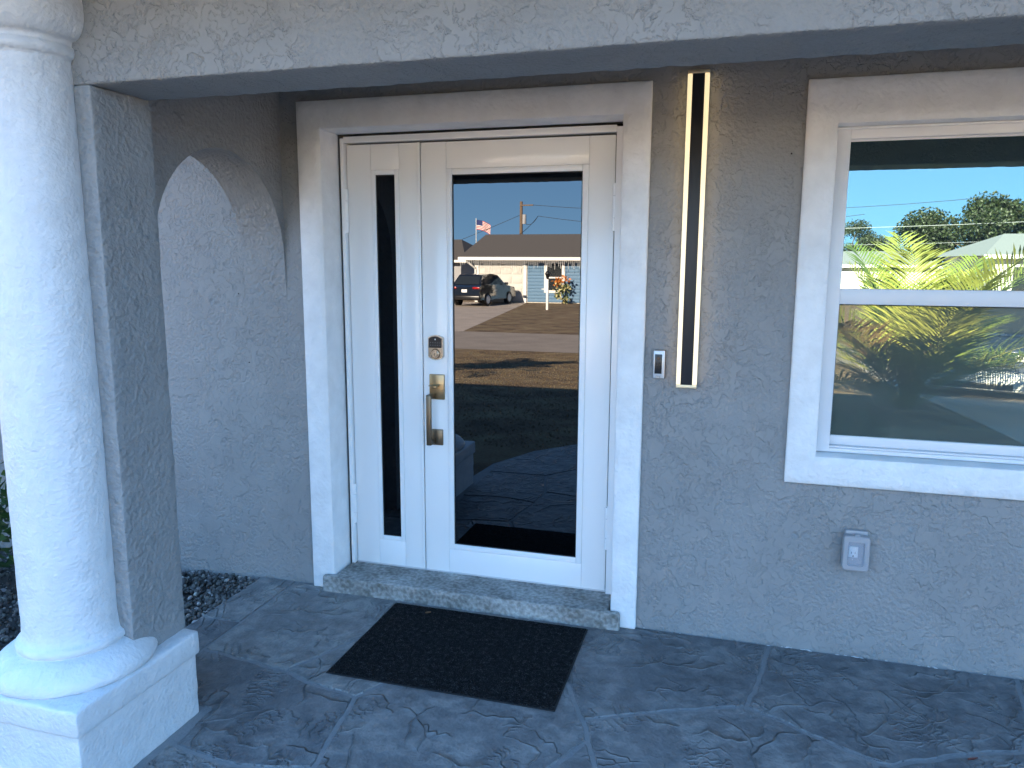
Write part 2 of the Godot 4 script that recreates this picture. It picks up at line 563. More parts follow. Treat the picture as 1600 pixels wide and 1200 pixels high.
func make_house() -> void:
	var h := thing("house")
	tag(h, "grey stuccoed house front with white trims and a beamed porch", "house")
	put("wall", sheet_with_openings([-6.0, DOOR_L - 0.006, DOOR_R + 0.006, WIN_L - 0.006, WIN_R + 0.006, 7.5], [-0.3, 0.0, WIN_B - 0.006, WIN_T + 0.006, DOOR_T + 0.006, 2.7], [Vector2i(1, 1), Vector2i(1, 2), Vector2i(1, 3), Vector2i(3, 2)], -0.22, 0.0), mat.grey_stucco, h)
	# the rest of the shell keeps the rooms dark
	var st := start()
	plain_box(st, Vector3(-6.0, -0.3, -9.0), Vector3(-5.8, 2.7, -0.221))
	plain_box(st, Vector3(7.3, -0.3, -9.0), Vector3(7.5, 2.7, -0.221))
	plain_box(st, Vector3(-5.799, -0.3, -9.0), Vector3(7.299, 2.7, -8.8))
	put("outer_wall", done(st), mat.grey_stucco, h)
	put("room_floor", flat_box(Vector3(-5.79, -0.28, -8.79), Vector3(7.29, 0.02, -0.222)), mat.interior, h)
	put("room_ceiling", flat_box(Vector3(-5.79, 2.5, -8.79), Vector3(7.29, 2.69, -0.222)), mat.interior, h)
	# arched side wall of the porch
	put("arched_side_wall", arch_wall(), mat.grey_sprayed_stucco, h)
	# pier and beam
	put("pier", box(Vector3(-0.985, -0.05, BEAM_B), Vector3(-0.6026, BEAM_Y, BEAM_F), 0.006, 0.03, 0.0028), mat.grey_sprayed_stucco, h)
	var beam := start()
	round_box(beam, Vector3(-1.045, BEAM_Y, BEAM_B), Vector3(4.4, 2.75, BEAM_F), 0.008, 0.028, 0.0035)
	put("porch_beam", done(beam), mat.grey_stucco, h)
	put("pier", box(Vector3(4.0, -0.05, BEAM_B + 0.001), Vector3(4.38, BEAM_Y, BEAM_F - 0.001), 0.006), mat.grey_sprayed_stucco, h)
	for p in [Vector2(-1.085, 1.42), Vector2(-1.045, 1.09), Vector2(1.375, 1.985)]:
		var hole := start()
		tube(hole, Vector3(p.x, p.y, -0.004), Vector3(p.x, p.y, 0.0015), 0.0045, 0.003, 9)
		put("nail_hole_disc", done(hole), mat.gasket, h)  # dark disc paints in the shade inside a small nail hole
	put("porch_ceiling", flat_box(Vector3(-1.04, CEIL, 0.001), Vector3(4.39, CEIL + 0.05, BEAM_B - 0.004)), mat.grey_sprayed_stucco, h)
	# stuccoed surrounds
	put("door_trim", surround(-0.7235, 0.8475, 0.0, 2.2745, DOOR_L, DOOR_R, -1.0, DOOR_T, 0.026, -0.135), mat.white_stucco, h)
	put("window_trim", surround(1.4203, 3.06, 0.7113, 2.2452, WIN_L, WIN_R, WIN_B, WIN_T, 0.026, -0.10), mat.white_stucco, h)
	# wooden frame round both door leaves
	st = start()
	round_box(st, Vector3(DOOR_L + 0.012, 0.07, -0.21), Vector3(-0.5765, 2.135, -0.128), 0.002)
	round_box(st, Vector3(0.6905, 0.07, -0.21), Vector3(DOOR_R - 0.002, 2.135, -0.128), 0.002)
	round_box(st, Vector3(-0.5763, 2.1135, -0.21), Vector3(0.6903, 2.142, -0.129), 0.002)
	put("door_frame", done(st), mat.door_paint, h)
	put("gap_shade_sheet", flat_box(Vector3(-0.5764, 0.08, -0.2199), Vector3(0.6902, 2.1134, -0.2035)), mat.dark_gap, h)  # dark sheet added behind both leaves, stands in for shade in the gaps
	# worn concrete step
	st = start()
	round_box(st, Vector3(-0.655, -0.02, 0.0275), Vector3(0.783, 0.077, 0.064), 0.012, 0.02, 0.0016)
	round_box(st, Vector3(-0.592, -0.02, -0.205), Vector3(0.724, 0.0765, 0.04), 0.004, 0.03, 0.001)
	put("door_step", done(st), mat.step_concrete, h)
	put("door_sweep", box(Vector3(-0.57, 0.0745, -0.2), Vector3(0.686, 0.0815, -0.146), 0.001), mat.silver, h)
	# roof: main gable, porch slab and an unseen eave set low
	st = start()
	st.set_smooth_group(-1)
	for s in [[0.55, 2.58, -4.2, 4.3], [-9.0, 2.58, -4.2, 4.3]]:
		var z0: float = s[0]
		var z1: float = s[2]
		var a := Vector3(-6.5, s[1], z0)
		var b := Vector3(8.0, s[1], z0)
		var c := Vector3(8.0, s[3], z1)
		var d := Vector3(-6.5, s[3], z1)
		var up := Vector3(0, 0.14, 0)
		quad(st, a + up, b + up, c + up, d + up)
		quad(st, b, a, d, c)
		quad(st, a, b, b + up, a + up)
		quad(st, b, c, c + up, b + up)
		quad(st, d, a, a + up, d + up)
	var roof := put("roof", done(st), mat.shingle, h)
	put("gable", gable(-5.95, -5.85), mat.grey_stucco, roof)
	put("gable", gable(7.35, 7.45), mat.grey_stucco, roof)
	st = start()
	plain_box(st, Vector3(-1.35, 2.752, 0.56), Vector3(4.7, 2.86, 1.31))
	plain_box(st, Vector3(-1.35, 2.405, 1.3105), Vector3(4.7, 2.74, 1.90))  # unseen eave, lowered to keep blue sky light off the beam
	put("porch_roof_shade_eave", done(st), mat.shingle, h)
	put("sky_blocking_fascia", flat_box(Vector3(-1.35, 2.375, 1.901), Vector3(4.7, 2.60, 1.93)), mat.fascia, h)  # out of view, hung low with the eave to block sky

func gable(x0: float, x1: float) -> ArrayMesh:
	var st := start()
	st.set_smooth_group(-1)
	var p := [Vector3(x0, 2.6, 0.1), Vector3(x0, 2.6, -8.6), Vector3(x0, 4.25, -4.2)]
	var q := [Vector3(x1, 2.6, 0.1), Vector3(x1, 2.6, -8.6), Vector3(x1, 4.25, -4.2)]
	tri(st, p[0], p[2], p[1])
	tri(st, q[0], q[1], q[2])
	return done(st)

func arch_wall() -> ArrayMesh:
	# plane y/z, arch springing from the facade; built as a polygon pushed out along x
	var poly := PackedVector2Array()
	poly.append(Vector2(0.0, CEIL + 0.2))
	poly.append(Vector2(0.0, 1.40))
	var zc := 0.425
	var a := 0.415
	var n := 40
	for i in n + 1:
		var t := PI * i / n
		poly.append(Vector2(zc - a * cos(t), 1.585 + 0.437 * sin(t)))
	poly.append(Vector2(zc + a, -0.05))
	poly.append(Vector2(BEAM_B + 0.05, -0.05))
	poly.append(Vector2(BEAM_B + 0.05, CEIL + 0.2))
	var st := start()
	var x0 := -1.045
	var x1 := -0.822
	var q := poly.duplicate()
	if Geometry2D.is_polygon_clockwise(q):
		q.reverse()
	var idx := Geometry2D.triangulate_polygon(q)
	st.set_smooth_group(-1)
	for k in range(0, idx.size(), 3):
		var p0 := q[idx[k]]
		var p1 := q[idx[k + 1]]
		var p2 := q[idx[k + 2]]
		if (p1 - p0).cross(p2 - p0) < 0:
			var s := p1
			p1 = p2
			p2 = s
		# seen from +x, z runs to the left
		tri(st, Vector3(x1, p0.y, p0.x), Vector3(x1, p2.y, p2.x), Vector3(x1, p1.y, p1.x))
		tri(st, Vector3(x0, p0.y, p0.x), Vector3(x0, p1.y, p1.x), Vector3(x0, p2.y, p2.x))
	for i in q.size():
		var p0 := q[i]
		var p1 := q[(i + 1) % q.size()]
		st.set_smooth_group(5 if minf(p0.y, p1.y) > 1.584 and maxf(p0.y, p1.y) < 2.1 else -1)
		quad(st, Vector3(x1, p0.y, p0.x), Vector3(x1, p1.y, p1.x), Vector3(x0, p1.y, p1.x), Vector3(x0, p0.y, p0.x))
	return done(st)

# a flat stucco surround, one skin, whose inner faces run back into the opening
func surround(x0: float, x1: float, y0: float, y1: float, ix0: float, ix1: float, iy0: float, iy1: float, front: float, back: float) -> ArrayMesh:
	var st := start()
	var b := 0.004
	var foot := iy0 <= y0
	var xs := cuts(x0, ix0, b)
	xs.append_array(cuts(ix0, ix1, b).slice(1))
	xs.append_array(cuts(ix1, x1, b).slice(1))
	var ys := []
	if foot:
		ys = cuts(y0, iy1, b)
	else:
		ys = cuts(y0, iy0, b)
		ys.append_array(cuts(iy0, iy1, b).slice(1))
	ys.append_array(cuts(iy1, y1, b).slice(1))
	var e := 1e-6
	var at := func(x: float, y: float) -> Vector3:
		var rim := absf(x - x0) < e or absf(x - x1) < e or absf(y - y1) < e or (not foot and absf(y - y0) < e)
		var inside_y := y < iy1 + e and y > iy0 - e
		var inside_x := x < ix1 + e and x > ix0 - e
		if inside_y and inside_x:
			rim = true
		var z := front - (0.0035 if rim else 0.0) + 0.0012 * wob.get_noise_2d(x * 60.0, y * 60.0)
		var jog := 0.0008 * wob.get_noise_2d(x * 35.0 + 9, y * 35.0) if rim else 0.0
		return Vector3(x + jog, y + jog, z)
	var solid := func(i: int, j: int) -> bool:
		if i < 0 or j < 0 or i >= xs.size() - 1 or j >= ys.size() - 1:
			return false
		var cx: float = (xs[i] + xs[i + 1]) / 2
		var cy: float = (ys[j] + ys[j + 1]) / 2
		return not (cx > ix0 and cx < ix1 and cy > iy0 and cy < iy1)
	for i in xs.size() - 1:
		for j in ys.size() - 1:
			if not solid.call(i, j):
				continue
			var p: Vector3 = at.call(xs[i], ys[j])
			var q: Vector3 = at.call(xs[i + 1], ys[j])
			var r: Vector3 = at.call(xs[i + 1], ys[j + 1])
			var s: Vector3 = at.call(xs[i], ys[j + 1])
			quad(st, p, q, r, s)
			for f in [[-1, 0, s, p], [1, 0, q, r], [0, -1, p, q], [0, 1, r, s]]:
				if solid.call(i + f[0], j + f[1]):
					continue
				var m: Vector3 = (f[2] + f[3]) / 2
				var hole := m.x > ix0 - 0.002 and m.x < ix1 + 0.002 and m.y < iy1 + 0.002 and m.y > iy0 - 0.002 and m.y > y0 + 0.001
				var z := back if hole else 0.0005
				quad(st, f[3], f[2], Vector3(f[2].x, f[2].y, z), Vector3(f[3].x, f[3].y, z))
	return done(st)

func cuts(a: float, b: float, edge: float) -> Array:
	var out := [a, a + edge]
	var n := maxi(1, int((b - a - 2 * edge) / 0.03))
	for i in range(1, n):
		out.append(lerpf(a + edge, b - edge, float(i) / n))
	out.append_array([b - edge, b])
	return out

# ---------------------------------------------------------------- stamped porch floor
func make_floor() -> void:
	var f := thing("porch_floor")
	tag(f, "dark grey stamped concrete porch floor laid out like flagstones", "floor", "", "structure")
	var edge := PackedVector2Array([Vector2(-1.036, 0.001), Vector2(4.5, 0.001), Vector2(4.5, 3.05), Vector2(1.7, 3.15), Vector2(0.4, 3.3), Vector2(-0.03, 3.02), Vector2(-0.37, 2.62), Vector2(-0.58, 2.12), Vector2(-0.62, 1.7), Vector2(-1.2, 1.66), Vector2(-1.2, 1.07), Vector2(-1.036, 1.07)])
	var st := start()
	var flip := PackedVector2Array()
	for p in edge:
		flip.append(Vector2(p.x, -p.y))
	slab(st, flip, -0.16, -0.0045)
	var g := put("grout", done(st), mat.grout, f)
	g.rotation.x = -PI / 2
	var stones := [
		[-1.033, 0.0, -0.835, 0.0, -0.835, 0.455, -1.033, 0.462],
		[-1.033, 0.462, -0.835, 0.455, -0.835, 0.705, -0.835, 1.07, -1.033, 1.07],
		[-0.835, 0.0, -0.1, 0.0, -0.24, 0.40, -0.417, 0.76, -0.835, 0.705],
		[-0.1, 0.0, 0.35, 0.0, 0.2, 0.45, 0.0046, 0.72, -0.071, 0.842, -0.292, 0.804, -0.417, 0.76, -0.24, 0.40],
		[0.35, 0.0, 0.666, 0.56, 0.756, 0.749, 0.797, 0.86, 0.708, 1.02, 0.5, 1.4, 0.0, 1.5, -0.012, 1.2435, -0.071, 0.842, 0.0046, 0.72, 0.2, 0.45],
		[0.35, 0.0, 1.405, 0.0, 1.36, 0.27, 1.308, 0.499, 1.03, 0.611, 0.756, 0.749, 0.666, 0.56],
		[0.756, 0.749, 1.03, 0.611, 1.308, 0.499, 1.549, 0.626, 1.70, 0.709, 1.6, 1.3, 1.0, 1.4, 0.84, 0.99, 0.797, 0.86],
		[1.405, 0.0, 2.31, 0.0, 2.28, 0.171, 2.25, 0.35, 2.175, 0.51, 1.96, 0.592, 1.755, 0.706, 1.70, 0.709, 1.549, 0.626, 1.308, 0.499, 1.36, 0.27],
		[0.797, 0.86, 0.84, 0.99, 1.0, 1.4, 0.5, 1.4, 0.708, 1.02],
		[-0.835, 0.705, -0.417, 0.76, -0.292, 0.804, -0.071, 0.842, -0.012, 1.2435, -0.2415, 1.302, -0.416, 1.284, -0.513, 1.268, -0.535, 1.06, -0.835, 1.07],
		[-0.535, 1.272, -0.513, 1.268, -0.416, 1.284, -0.2415, 1.302, -0.012, 1.2435, 0.0, 1.5, -0.1, 1.9, -0.535, 1.9],
		[0.0, 1.5, 0.5, 1.4, 0.75, 2.1, 0.3, 2.4, -0.1, 1.9],
		[0.5, 1.4, 1.0, 1.4, 1.6, 1.3, 1.7, 2.0, 0.75, 2.1],
		[1.70, 0.709, 1.755, 0.706, 1.96, 0.592, 2.175, 0.51, 2.7, 0.9, 2.6, 1.9, 1.7, 2.0, 1.6, 1.3],
		[2.31, 0.0, 3.5, 0.0, 3.5, 0.9, 2.7, 0.9, 2.175, 0.51, 2.25, 0.35, 2.28, 0.171],
		[-0.1, 1.9, 0.3, 2.4, 0.4, 3.25, -0.03, 3.0, -0.36, 2.62, -0.56, 2.12, -0.535, 1.9],
		[0.3, 2.4, 0.75, 2.1, 1.7, 2.0, 1.7, 3.12, 0.4, 3.25],
		[1.7, 2.0, 2.6, 1.9, 2.7, 0.9, 3.5, 0.9, 3.5, 3.05, 1.7, 3.12],
		[3.5, 0.0, 4.48, 0.0, 4.48, 3.03, 3.5, 3.05]]
	for k in stones.size():
		var s: Array = stones[k]
		var poly := PackedVector2Array()
		for i in s.size() / 2:
			var a := Vector2(s[i * 2], s[i * 2 + 1])
			var j := (i + 1) % int(s.size() / 2)
			var b := Vector2(s[j * 2], s[j * 2 + 1])
			var n := maxi(1, int(a.distance_to(b) / 0.035))
			# same points whichever stone asks, so that the joint keeps its width
			for t in n:
				var p := a.lerp(b, float(t) / n)
				var w := 0.011 if p.x > -0.82 and p.y > 0.03 else 0.002
				poly.append(p + Vector2(wob.get_noise_2d(p.x * 7.0, p.y * 7.0), wob.get_noise_2d(p.x * 7.0 + 50, p.y * 7.0)) * w + Vector2(wob.get_noise_2d(p.x * 25.0, p.y * 25.0), wob.get_noise_2d(p.x * 25.0, p.y * 25.0 + 30)) * w * 0.25)
		var gap := 0.0072 if k > 1 else 0.003
		var cut := Geometry2D.offset_polygon(poly, -gap, Geometry2D.JOIN_ROUND)
		if cut.is_empty():
			continue
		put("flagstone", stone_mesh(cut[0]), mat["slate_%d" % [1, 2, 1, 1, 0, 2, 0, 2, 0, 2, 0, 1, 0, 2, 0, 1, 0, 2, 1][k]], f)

func stone_mesh(ring: PackedVector2Array) -> ArrayMesh:
	if Geometry2D.is_polygon_clockwise(ring):
		ring.reverse()
	var st := start()
	var n := ring.size()
	var inner := PackedVector2Array()
	for i in n:
		var d := (ring[(i + 1) % n] - ring[(i + n - 1) % n]).normalized()
		inner.append(ring[i] + Vector2(-d.y, d.x) * 0.005)
	var idx := Geometry2D.triangulate_polygon(inner)
	st.set_smooth_group(0)
	for k in range(0, idx.size(), 3):
		var a := inner[idx[k]]
		var b := inner[idx[k + 1]]
		var c := inner[idx[k + 2]]
		if (b - a).cross(c - a) > 0:
			var s := b
			b = c
			c = s
		tri(st, Vector3(a.x, 0, a.y), Vector3(b.x, 0, b.y), Vector3(c.x, 0, c.y))
	st.set_smooth_group(-1)
	for i in n:
		var j := (i + 1) % n
		quad(st, Vector3(ring[j].x, -0.006, ring[j].y), Vector3(ring[i].x, -0.006, ring[i].y), Vector3(inner[i].x, 0, inner[i].y), Vector3(inner[j].x, 0, inner[j].y))
	return done(st)

# ---------------------------------------------------------------- column
func make_column() -> void:
	var c := thing("porch_column", Vector3(-0.79, 0, 1.35))
	tag(c, "round white stuccoed column on a square plinth beside the porch", "column")
	var st := start()
	round_box(st, Vector3(-0.228, -0.06, -0.272), Vector3(0.233, 0.222, 0.234), 0.007, 0.025, 0.003)
	var p := put("plinth", done(st), mat.white_column_paint, c)
	put("plinth_cap", box(Vector3(-0.236, 0.218, -0.281), Vector3(0.245, 0.302, 0.2455), 0.010, 0.022, 0.003), mat.white_column_paint, p)
	st = start()
	var prof := [Vector2(0.2, 0.297), Vector2(0.229, 0.299), Vector2(0.2365, 0.306), Vector2(0.2385, 0.316), Vector2(0.2365, 0.327), Vector2(0.230, 0.338), Vector2(0.2205, 0.349), Vector2(0.209, 0.359), Vector2(0.197, 0.368)]
	prof.append_array([Vector2(0.185, 0.375), Vector2(0.164, 0.381)])
	for i in 7:
		var t := -PI * 0.45 + PI * 0.9 * i / 6.0
		prof.append(Vector2(0.152 + 0.011 * cos(t), 0.396 + 0.014 * sin(t)))
	prof.append_array([Vector2(0.147, 0.415), Vector2(0.1425, 0.432), Vector2(0.141, 0.46)])
	lathe(st, prof, Vector3.ZERO, 96, 0.0022)
	put("base", done(st), mat.white_column_paint, c)
	st = start()
	var shaft := []
	for i in 60:
		shaft.append(Vector2(0.141 - 0.0055 * pow(i / 59.0, 1.5), 0.45 + (2.145 - 0.45) * i / 59.0))
	lathe(st, shaft, Vector3.ZERO, 96, 0.0024)
	put("shaft", done(st), mat.white_column_paint, c)
	st = start()
	var cap := [Vector2(0.134, 2.125), Vector2(0.137, 2.137)]
	for i in 7:
		var t := -PI * 0.45 + PI * 0.9 * i / 6.0
		cap.append(Vector2(0.139 + 0.012 * cos(t), 2.156 + 0.017 * sin(t)))
	cap.append(Vector2(0.143, 2.179))
	for i in 10:
		var t := -PI * 0.5 + PI * 0.62 * i / 9.0
		cap.append(Vector2(0.146 + 0.045 * maxf(0, cos(t)), 2.262 + 0.076 * sin(t)))
	cap.append_array([Vector2(0.19, 2.34), Vector2(0.2, 2.40), Vector2(0.2, 2.55), Vector2(0.02, 2.55)])
	lathe(st, cap, Vector3.ZERO, 96, 0.002)
	put("capital", done(st), mat.white_column_paint, c)

# ---------------------------------------------------------------- door leaves
func make_doors() -> void:
	var zf := -0.15
	var zb := -0.195
	var d := thing("front_door", Vector3(0.243, 0.0765, -0.17))
	tag(d, "wide white front door with full-length dark glass and bronze handle", "door")
	leaf(d, -0.2, 0.6835, 0.0815, 2.1045, -0.051, 0.5455, 0.224, 1.961, 0.027, zf, zb)
	var s := thing("side_door_leaf", Vector3(-0.388, 0.0765, -0.17))
	tag(s, "narrow white door leaf with slim dark glass beside the front door", "door")
	leaf(s, -0.5715, -0.2065, 0.0815, 2.1065, -0.4275, -0.331, 0.2295, 1.969, 0.022, zf - 0.0005, zb)
	put("astragal", box(Vector3(-0.2165, 0.083, zf - 0.002), Vector3(-0.2025, 2.107, zf + 0.006), 0.003), mat.door_paint, s, -s.position)
	for y in [1.807, 0.385]:
		hinge(s, -0.5745, y, zf + 0.006)
		hinge(d, 0.6885, y, zf + 0.006)
	# keypad lock
	var k := put("keypad_lock", shield(-0.166, -0.094, 1.124, 1.238, zf - 0.001, zf + 0.022), mat.nickel, d, -d.position)
	put("keypad", shield_half(-0.161, -0.099, 1.180, 1.233, zf + 0.0215, zf + 0.0245), mat.black_plastic, k)
	for r in 2:
		for c in 5:
			var x := -0.153 + c * 0.0115
			var y := 1.2035 - r * 0.012
			put("key", box(Vector3(x - 0.0012, y - 0.002, zf + 0.0243), Vector3(x + 0.0012, y + 0.002, zf + 0.0251), 0.0003), mat.print_grey, k)
	var st := start()
	tube(st, Vector3(-0.13, 1.219, zf + 0.024), Vector3(-0.13, 1.219, zf + 0.0255), 0.0035, 0.0035, 14)
	put("indicator", done(st), mat.key_white, k)
	st = start()
	tube(st, Vector3(-0.129, 1.152, zf + 0.02), Vector3(-0.129, 1.152, zf + 0.03), 0.0215, 0.019, 28)
	tube(st, Vector3(-0.129, 1.152, zf + 0.03), Vector3(-0.129, 1.152, zf + 0.036), 0.0145, 0.0135, 24)
	put("lock_cylinder", done(st), mat.nickel, k)
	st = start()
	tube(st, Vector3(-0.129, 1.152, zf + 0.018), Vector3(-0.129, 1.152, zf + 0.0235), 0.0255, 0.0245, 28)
	put("dark_outline_ring", done(st), mat.dark_bronze, k)  # dark ring added so the bright cylinder stands out
	put("keyhole", box(Vector3(-0.1305, 1.144, zf + 0.0355), Vector3(-0.1275, 1.157, zf + 0.0365), 0.0005), mat.matte_black, k)
	# handle set
	var h := put("door_handle", box(Vector3(-0.1675, 0.934, zf - 0.001), Vector3(-0.0925, 1.053, zf + 0.012), 0.003), mat.bronze, d, -d.position)
	put("lower_plate", box(Vector3(-0.162, 0.7125, zf - 0.001), Vector3(-0.103, 0.789, zf + 0.010), 0.003), mat.dark_bronze, h)
	st = start()
	round_box(st, Vector3(-0.163, 0.722, zf + 0.052), Vector3(-0.139, 0.962, zf + 0.068), 0.003)
	round_box(st, Vector3(-0.163, 0.722, zf + 0.008), Vector3(-0.139, 0.742, zf + 0.054), 0.003)
	round_box(st, Vector3(-0.163, 0.942, zf + 0.010), Vector3(-0.139, 0.962, zf + 0.054), 0.003)
	put("grip", done(st), mat.dark_bronze, h)
	st = start()
	round_box(st, Vector3(-0.148, 0.991, zf + 0.010), Vector3(-0.120, 1.001, zf + 0.042), 0.003)
	round_box(st, Vector3(-0.156, 1.001, zf + 0.020), Vector3(-0.112, 1.006, zf + 0.052), 0.002)
	put("thumb_latch", done(st), mat.bronze, h)

func shield(x0: float, x1: float, y0: float, y1: float, z0: float, z1: float) -> ArrayMesh:
	var st := start()
	var p := PackedVector2Array()
	var c := (x0 + x1) / 2
	var cut := 0.014
	p.append(Vector2(x0, y0 + cut))
	for i in 7:
		var t := i / 6.0
		p.append(Vector2(lerpf(x0 + 0.006, x1 - 0.006, t), y0 + cut * 0.55 - 0.55 * cut * sin(PI * t)))
	p.append(Vector2(x1, y0 + cut))
	p.append(Vector2(x1, y1 - cut))
	for i in 7:
		var t := i / 6.0
		p.append(Vector2(lerpf(x1 - 0.006, x0 + 0.006, t), y1 - cut * 0.55 + 0.55 * cut * sin(PI * t)))
	p.append(Vector2(x0, y1 - cut))
	slab(st, p, z0, z1)
	return done(st)

func shield_half(x0: float, x1: float, y0: float, y1: float, z0: float, z1: float) -> ArrayMesh:
	var st := start()
	var p := PackedVector2Array([Vector2(x0, y0), Vector2(x1, y0), Vector2(x1, y1 - 0.012)])
	for i in 7:
		var t := i / 6.0
		p.append(Vector2(lerpf(x1 - 0.005, x0 + 0.005, t), y1 - 0.007 + 0.007 * sin(PI * t)))
	p.append(Vector2(x0, y1 - 0.012))
	slab(st, p, z0, z1)
	return done(st)

func leaf(o: Node3D, x0: float, x1: float, y0: float, y1: float, gx0: float, gx1: float, gy0: float, gy1: float, bead: float, zf: float, zb: float) -> void:
	var off := -o.position
	var bx0 := gx0 - bead
	var bx1 := gx1 + bead
	var by0 := gy0 - bead
	var by1 := gy1 + bead
	var r := 0.0012
	put("stile", box(Vector3(x0, y0, zb), Vector3(bx0 - 0.0005, y1, zf), r), mat.door_paint, o, off)
	put("stile", box(Vector3(bx1 + 0.0005, y0, zb), Vector3(x1, y1, zf), r), mat.door_paint, o, off)
	put("rail", box(Vector3(bx0 + 0.0005, by1 + 0.0005, zb), Vector3(bx1 - 0.0005, y1, zf - 0.0006), r), mat.door_paint, o, off)
	put("rail", box(Vector3(bx0 + 0.0005, y0, zb), Vector3(bx1 - 0.0005, by0 - 0.0005, zf - 0.0006), r), mat.door_paint, o, off)
	var st := start()
	var f := zf + 0.003
	round_box(st, Vector3(bx0, by0, zb + 0.01), Vector3(gx0, by1, f), 0.003)
	round_box(st, Vector3(gx1, by0, zb + 0.01), Vector3(bx1, by1, f), 0.003)
	round_box(st, Vector3(gx0, gy1, zb + 0.01), Vector3(gx1, by1, f - 0.0005), 0.003)
	round_box(st, Vector3(gx0, by0, zb + 0.01), Vector3(gx1, gy0, f - 0.0005), 0.003)
	put("glazing_bead", done(st), mat.door_paint, o, off)
	st = start()
	var g := 0.004
	plain_box(st, Vector3(gx0 - 0.001, gy0, zf - 0.012), Vector3(gx0 + g, gy1, zf - 0.0045))
	plain_box(st, Vector3(gx1 - g, gy0, zf - 0.012), Vector3(gx1 + 0.001, gy1, zf - 0.0045))
	plain_box(st, Vector3(gx0 + g, gy0 - 0.001, zf - 0.012), Vector3(gx1 - g, gy0 + g, zf - 0.0045))
	plain_box(st, Vector3(gx0 + g, gy1 - g, zf - 0.012), Vector3(gx1 - g, gy1 + 0.001, zf - 0.0045))
	put("gasket", done(st), mat.gasket, o, off)
	put("pane", flat_box(Vector3(gx0 - 0.004, gy0 - 0.004, zf - 0.03), Vector3(gx1 + 0.004, gy1 + 0.004, zf - 0.008)), mat.dark_glass, o, off)

func hinge(o: Node3D, x: float, y: float, z: float) -> void:
	var st := start()
	round_box(st, Vector3(x - 0.006, y - 0.098, z - 0.012), Vector3(x + 0.006, y + 0.098, z - 0.003), 0.001)
	var h := put("hinge", done(st), mat.door_paint, o, -o.position)
	for k in 3:
		st = start()
		var a: float = y - 0.1 + 0.2 * [0.0, 0.27, 0.73][k] + 0.001
		var b: float = y - 0.1 + 0.2 * [0.27, 0.73, 1.0][k] - 0.001
		tube(st, Vector3(x, a, z + 0.004), Vector3(x, b, z + 0.004), 0.0105, 0.0105, 16)
		put("knuckle", done(st), mat.door_paint, h)

# ---------------------------------------------------------------- window
func make_window() -> void:
	var w := thing("window", Vector3((WIN_L + WIN_R) / 2, WIN_B, -0.08))
	tag(w, "white single-hung window mirroring a palm, in a broad white surround", "window")
	var off := -w.position
	var zf := -0.052
	var zb := -0.15
	var il := 1.587
	var ir := WIN_R - 0.056
	var st := start()
	round_box(st, Vector3(WIN_L + 0.0035, WIN_B + 0.0035, zb), Vector3(il, WIN_T - 0.0035, zf), 0.002)
	round_box(st, Vector3(ir, WIN_B + 0.0035, zb), Vector3(WIN_R - 0.0035, WIN_T - 0.0035, zf), 0.002)
	round_box(st, Vector3(il, 2.038, zb), Vector3(ir, WIN_T - 0.0035, zf - 0.0008), 0.002)
	round_box(st, Vector3(il, WIN_B + 0.0035, zb), Vector3(ir, 0.846, zf - 0.0008), 0.002)
	round_box(st, Vector3(il, 0.846, zb), Vector3(ir, 0.853, zf - 0.010), 0.001)
	put("frame", done(st), mat.vinyl, w, off)
	# caulk bead along the head
	st = start()
	for i in 60:
		var a := lerpf(WIN_L + 0.004, WIN_R - 0.004, i / 60.0)
		var b := lerpf(WIN_L + 0.004, WIN_R - 0.004, (i + 1) / 60.0)
		tube(st, Vector3(a, WIN_T - 0.006, zf + 0.002), Vector3(b, WIN_T - 0.006, zf + 0.002), 0.005 + 0.0015 * wob.get_noise_1d(i * 0.7), 0.005 + 0.0015 * wob.get_noise_1d((i + 1) * 0.7), 8, false)
	put("caulk", done(st), mat.white_stucco, w, off)
	put("meeting_rail", box(Vector3(il, 1.4185, zb + 0.01), Vector3(ir, 1.479, zf - 0.012), 0.003), mat.vinyl, w, off)
	st = start()
	round_box(st, Vector3(il + 0.001, 0.8535, zb + 0.005), Vector3(ir - 0.001, 0.892, zf - 0.032), 0.002)
	round_box(st, Vector3(il + 0.0006, 0.892, zb + 0.005), Vector3(il + 0.0046, 1.4185, zf - 0.024), 0.001)
	var sash := put("lower_sash", done(st), mat.vinyl, w, off)
	put("pane", flat_box(Vector3(il + 0.0005, 0.885, zb + 0.02), Vector3(ir - 0.0005, 1.42, zf - 0.042)), mat.lower_glass, sash)
	st = start()
	plain_box(st, Vector3(il + 0.0007, 1.4145, zf - 0.04), Vector3(ir - 0.0007, 1.4183, zf - 0.02))
	plain_box(st, Vector3(il + 0.0007, 0.8925, zf - 0.0415), Vector3(il + 0.004, 1.414, zf - 0.022))
	put("weather_strip", done(st), mat.gasket, sash)
	var up := put("upper_sash", box(Vector3(il + 0.0005, 2.030, zb + 0.01), Vector3(ir - 0.0005, 2.0378, zf - 0.016), 0.001), mat.vinyl, w, off)
	put("pane", flat_box(Vector3(il + 0.0005, 1.476, zb + 0.03), Vector3(ir - 0.0005, 2.034, zf - 0.022)), mat.upper_glass, up)

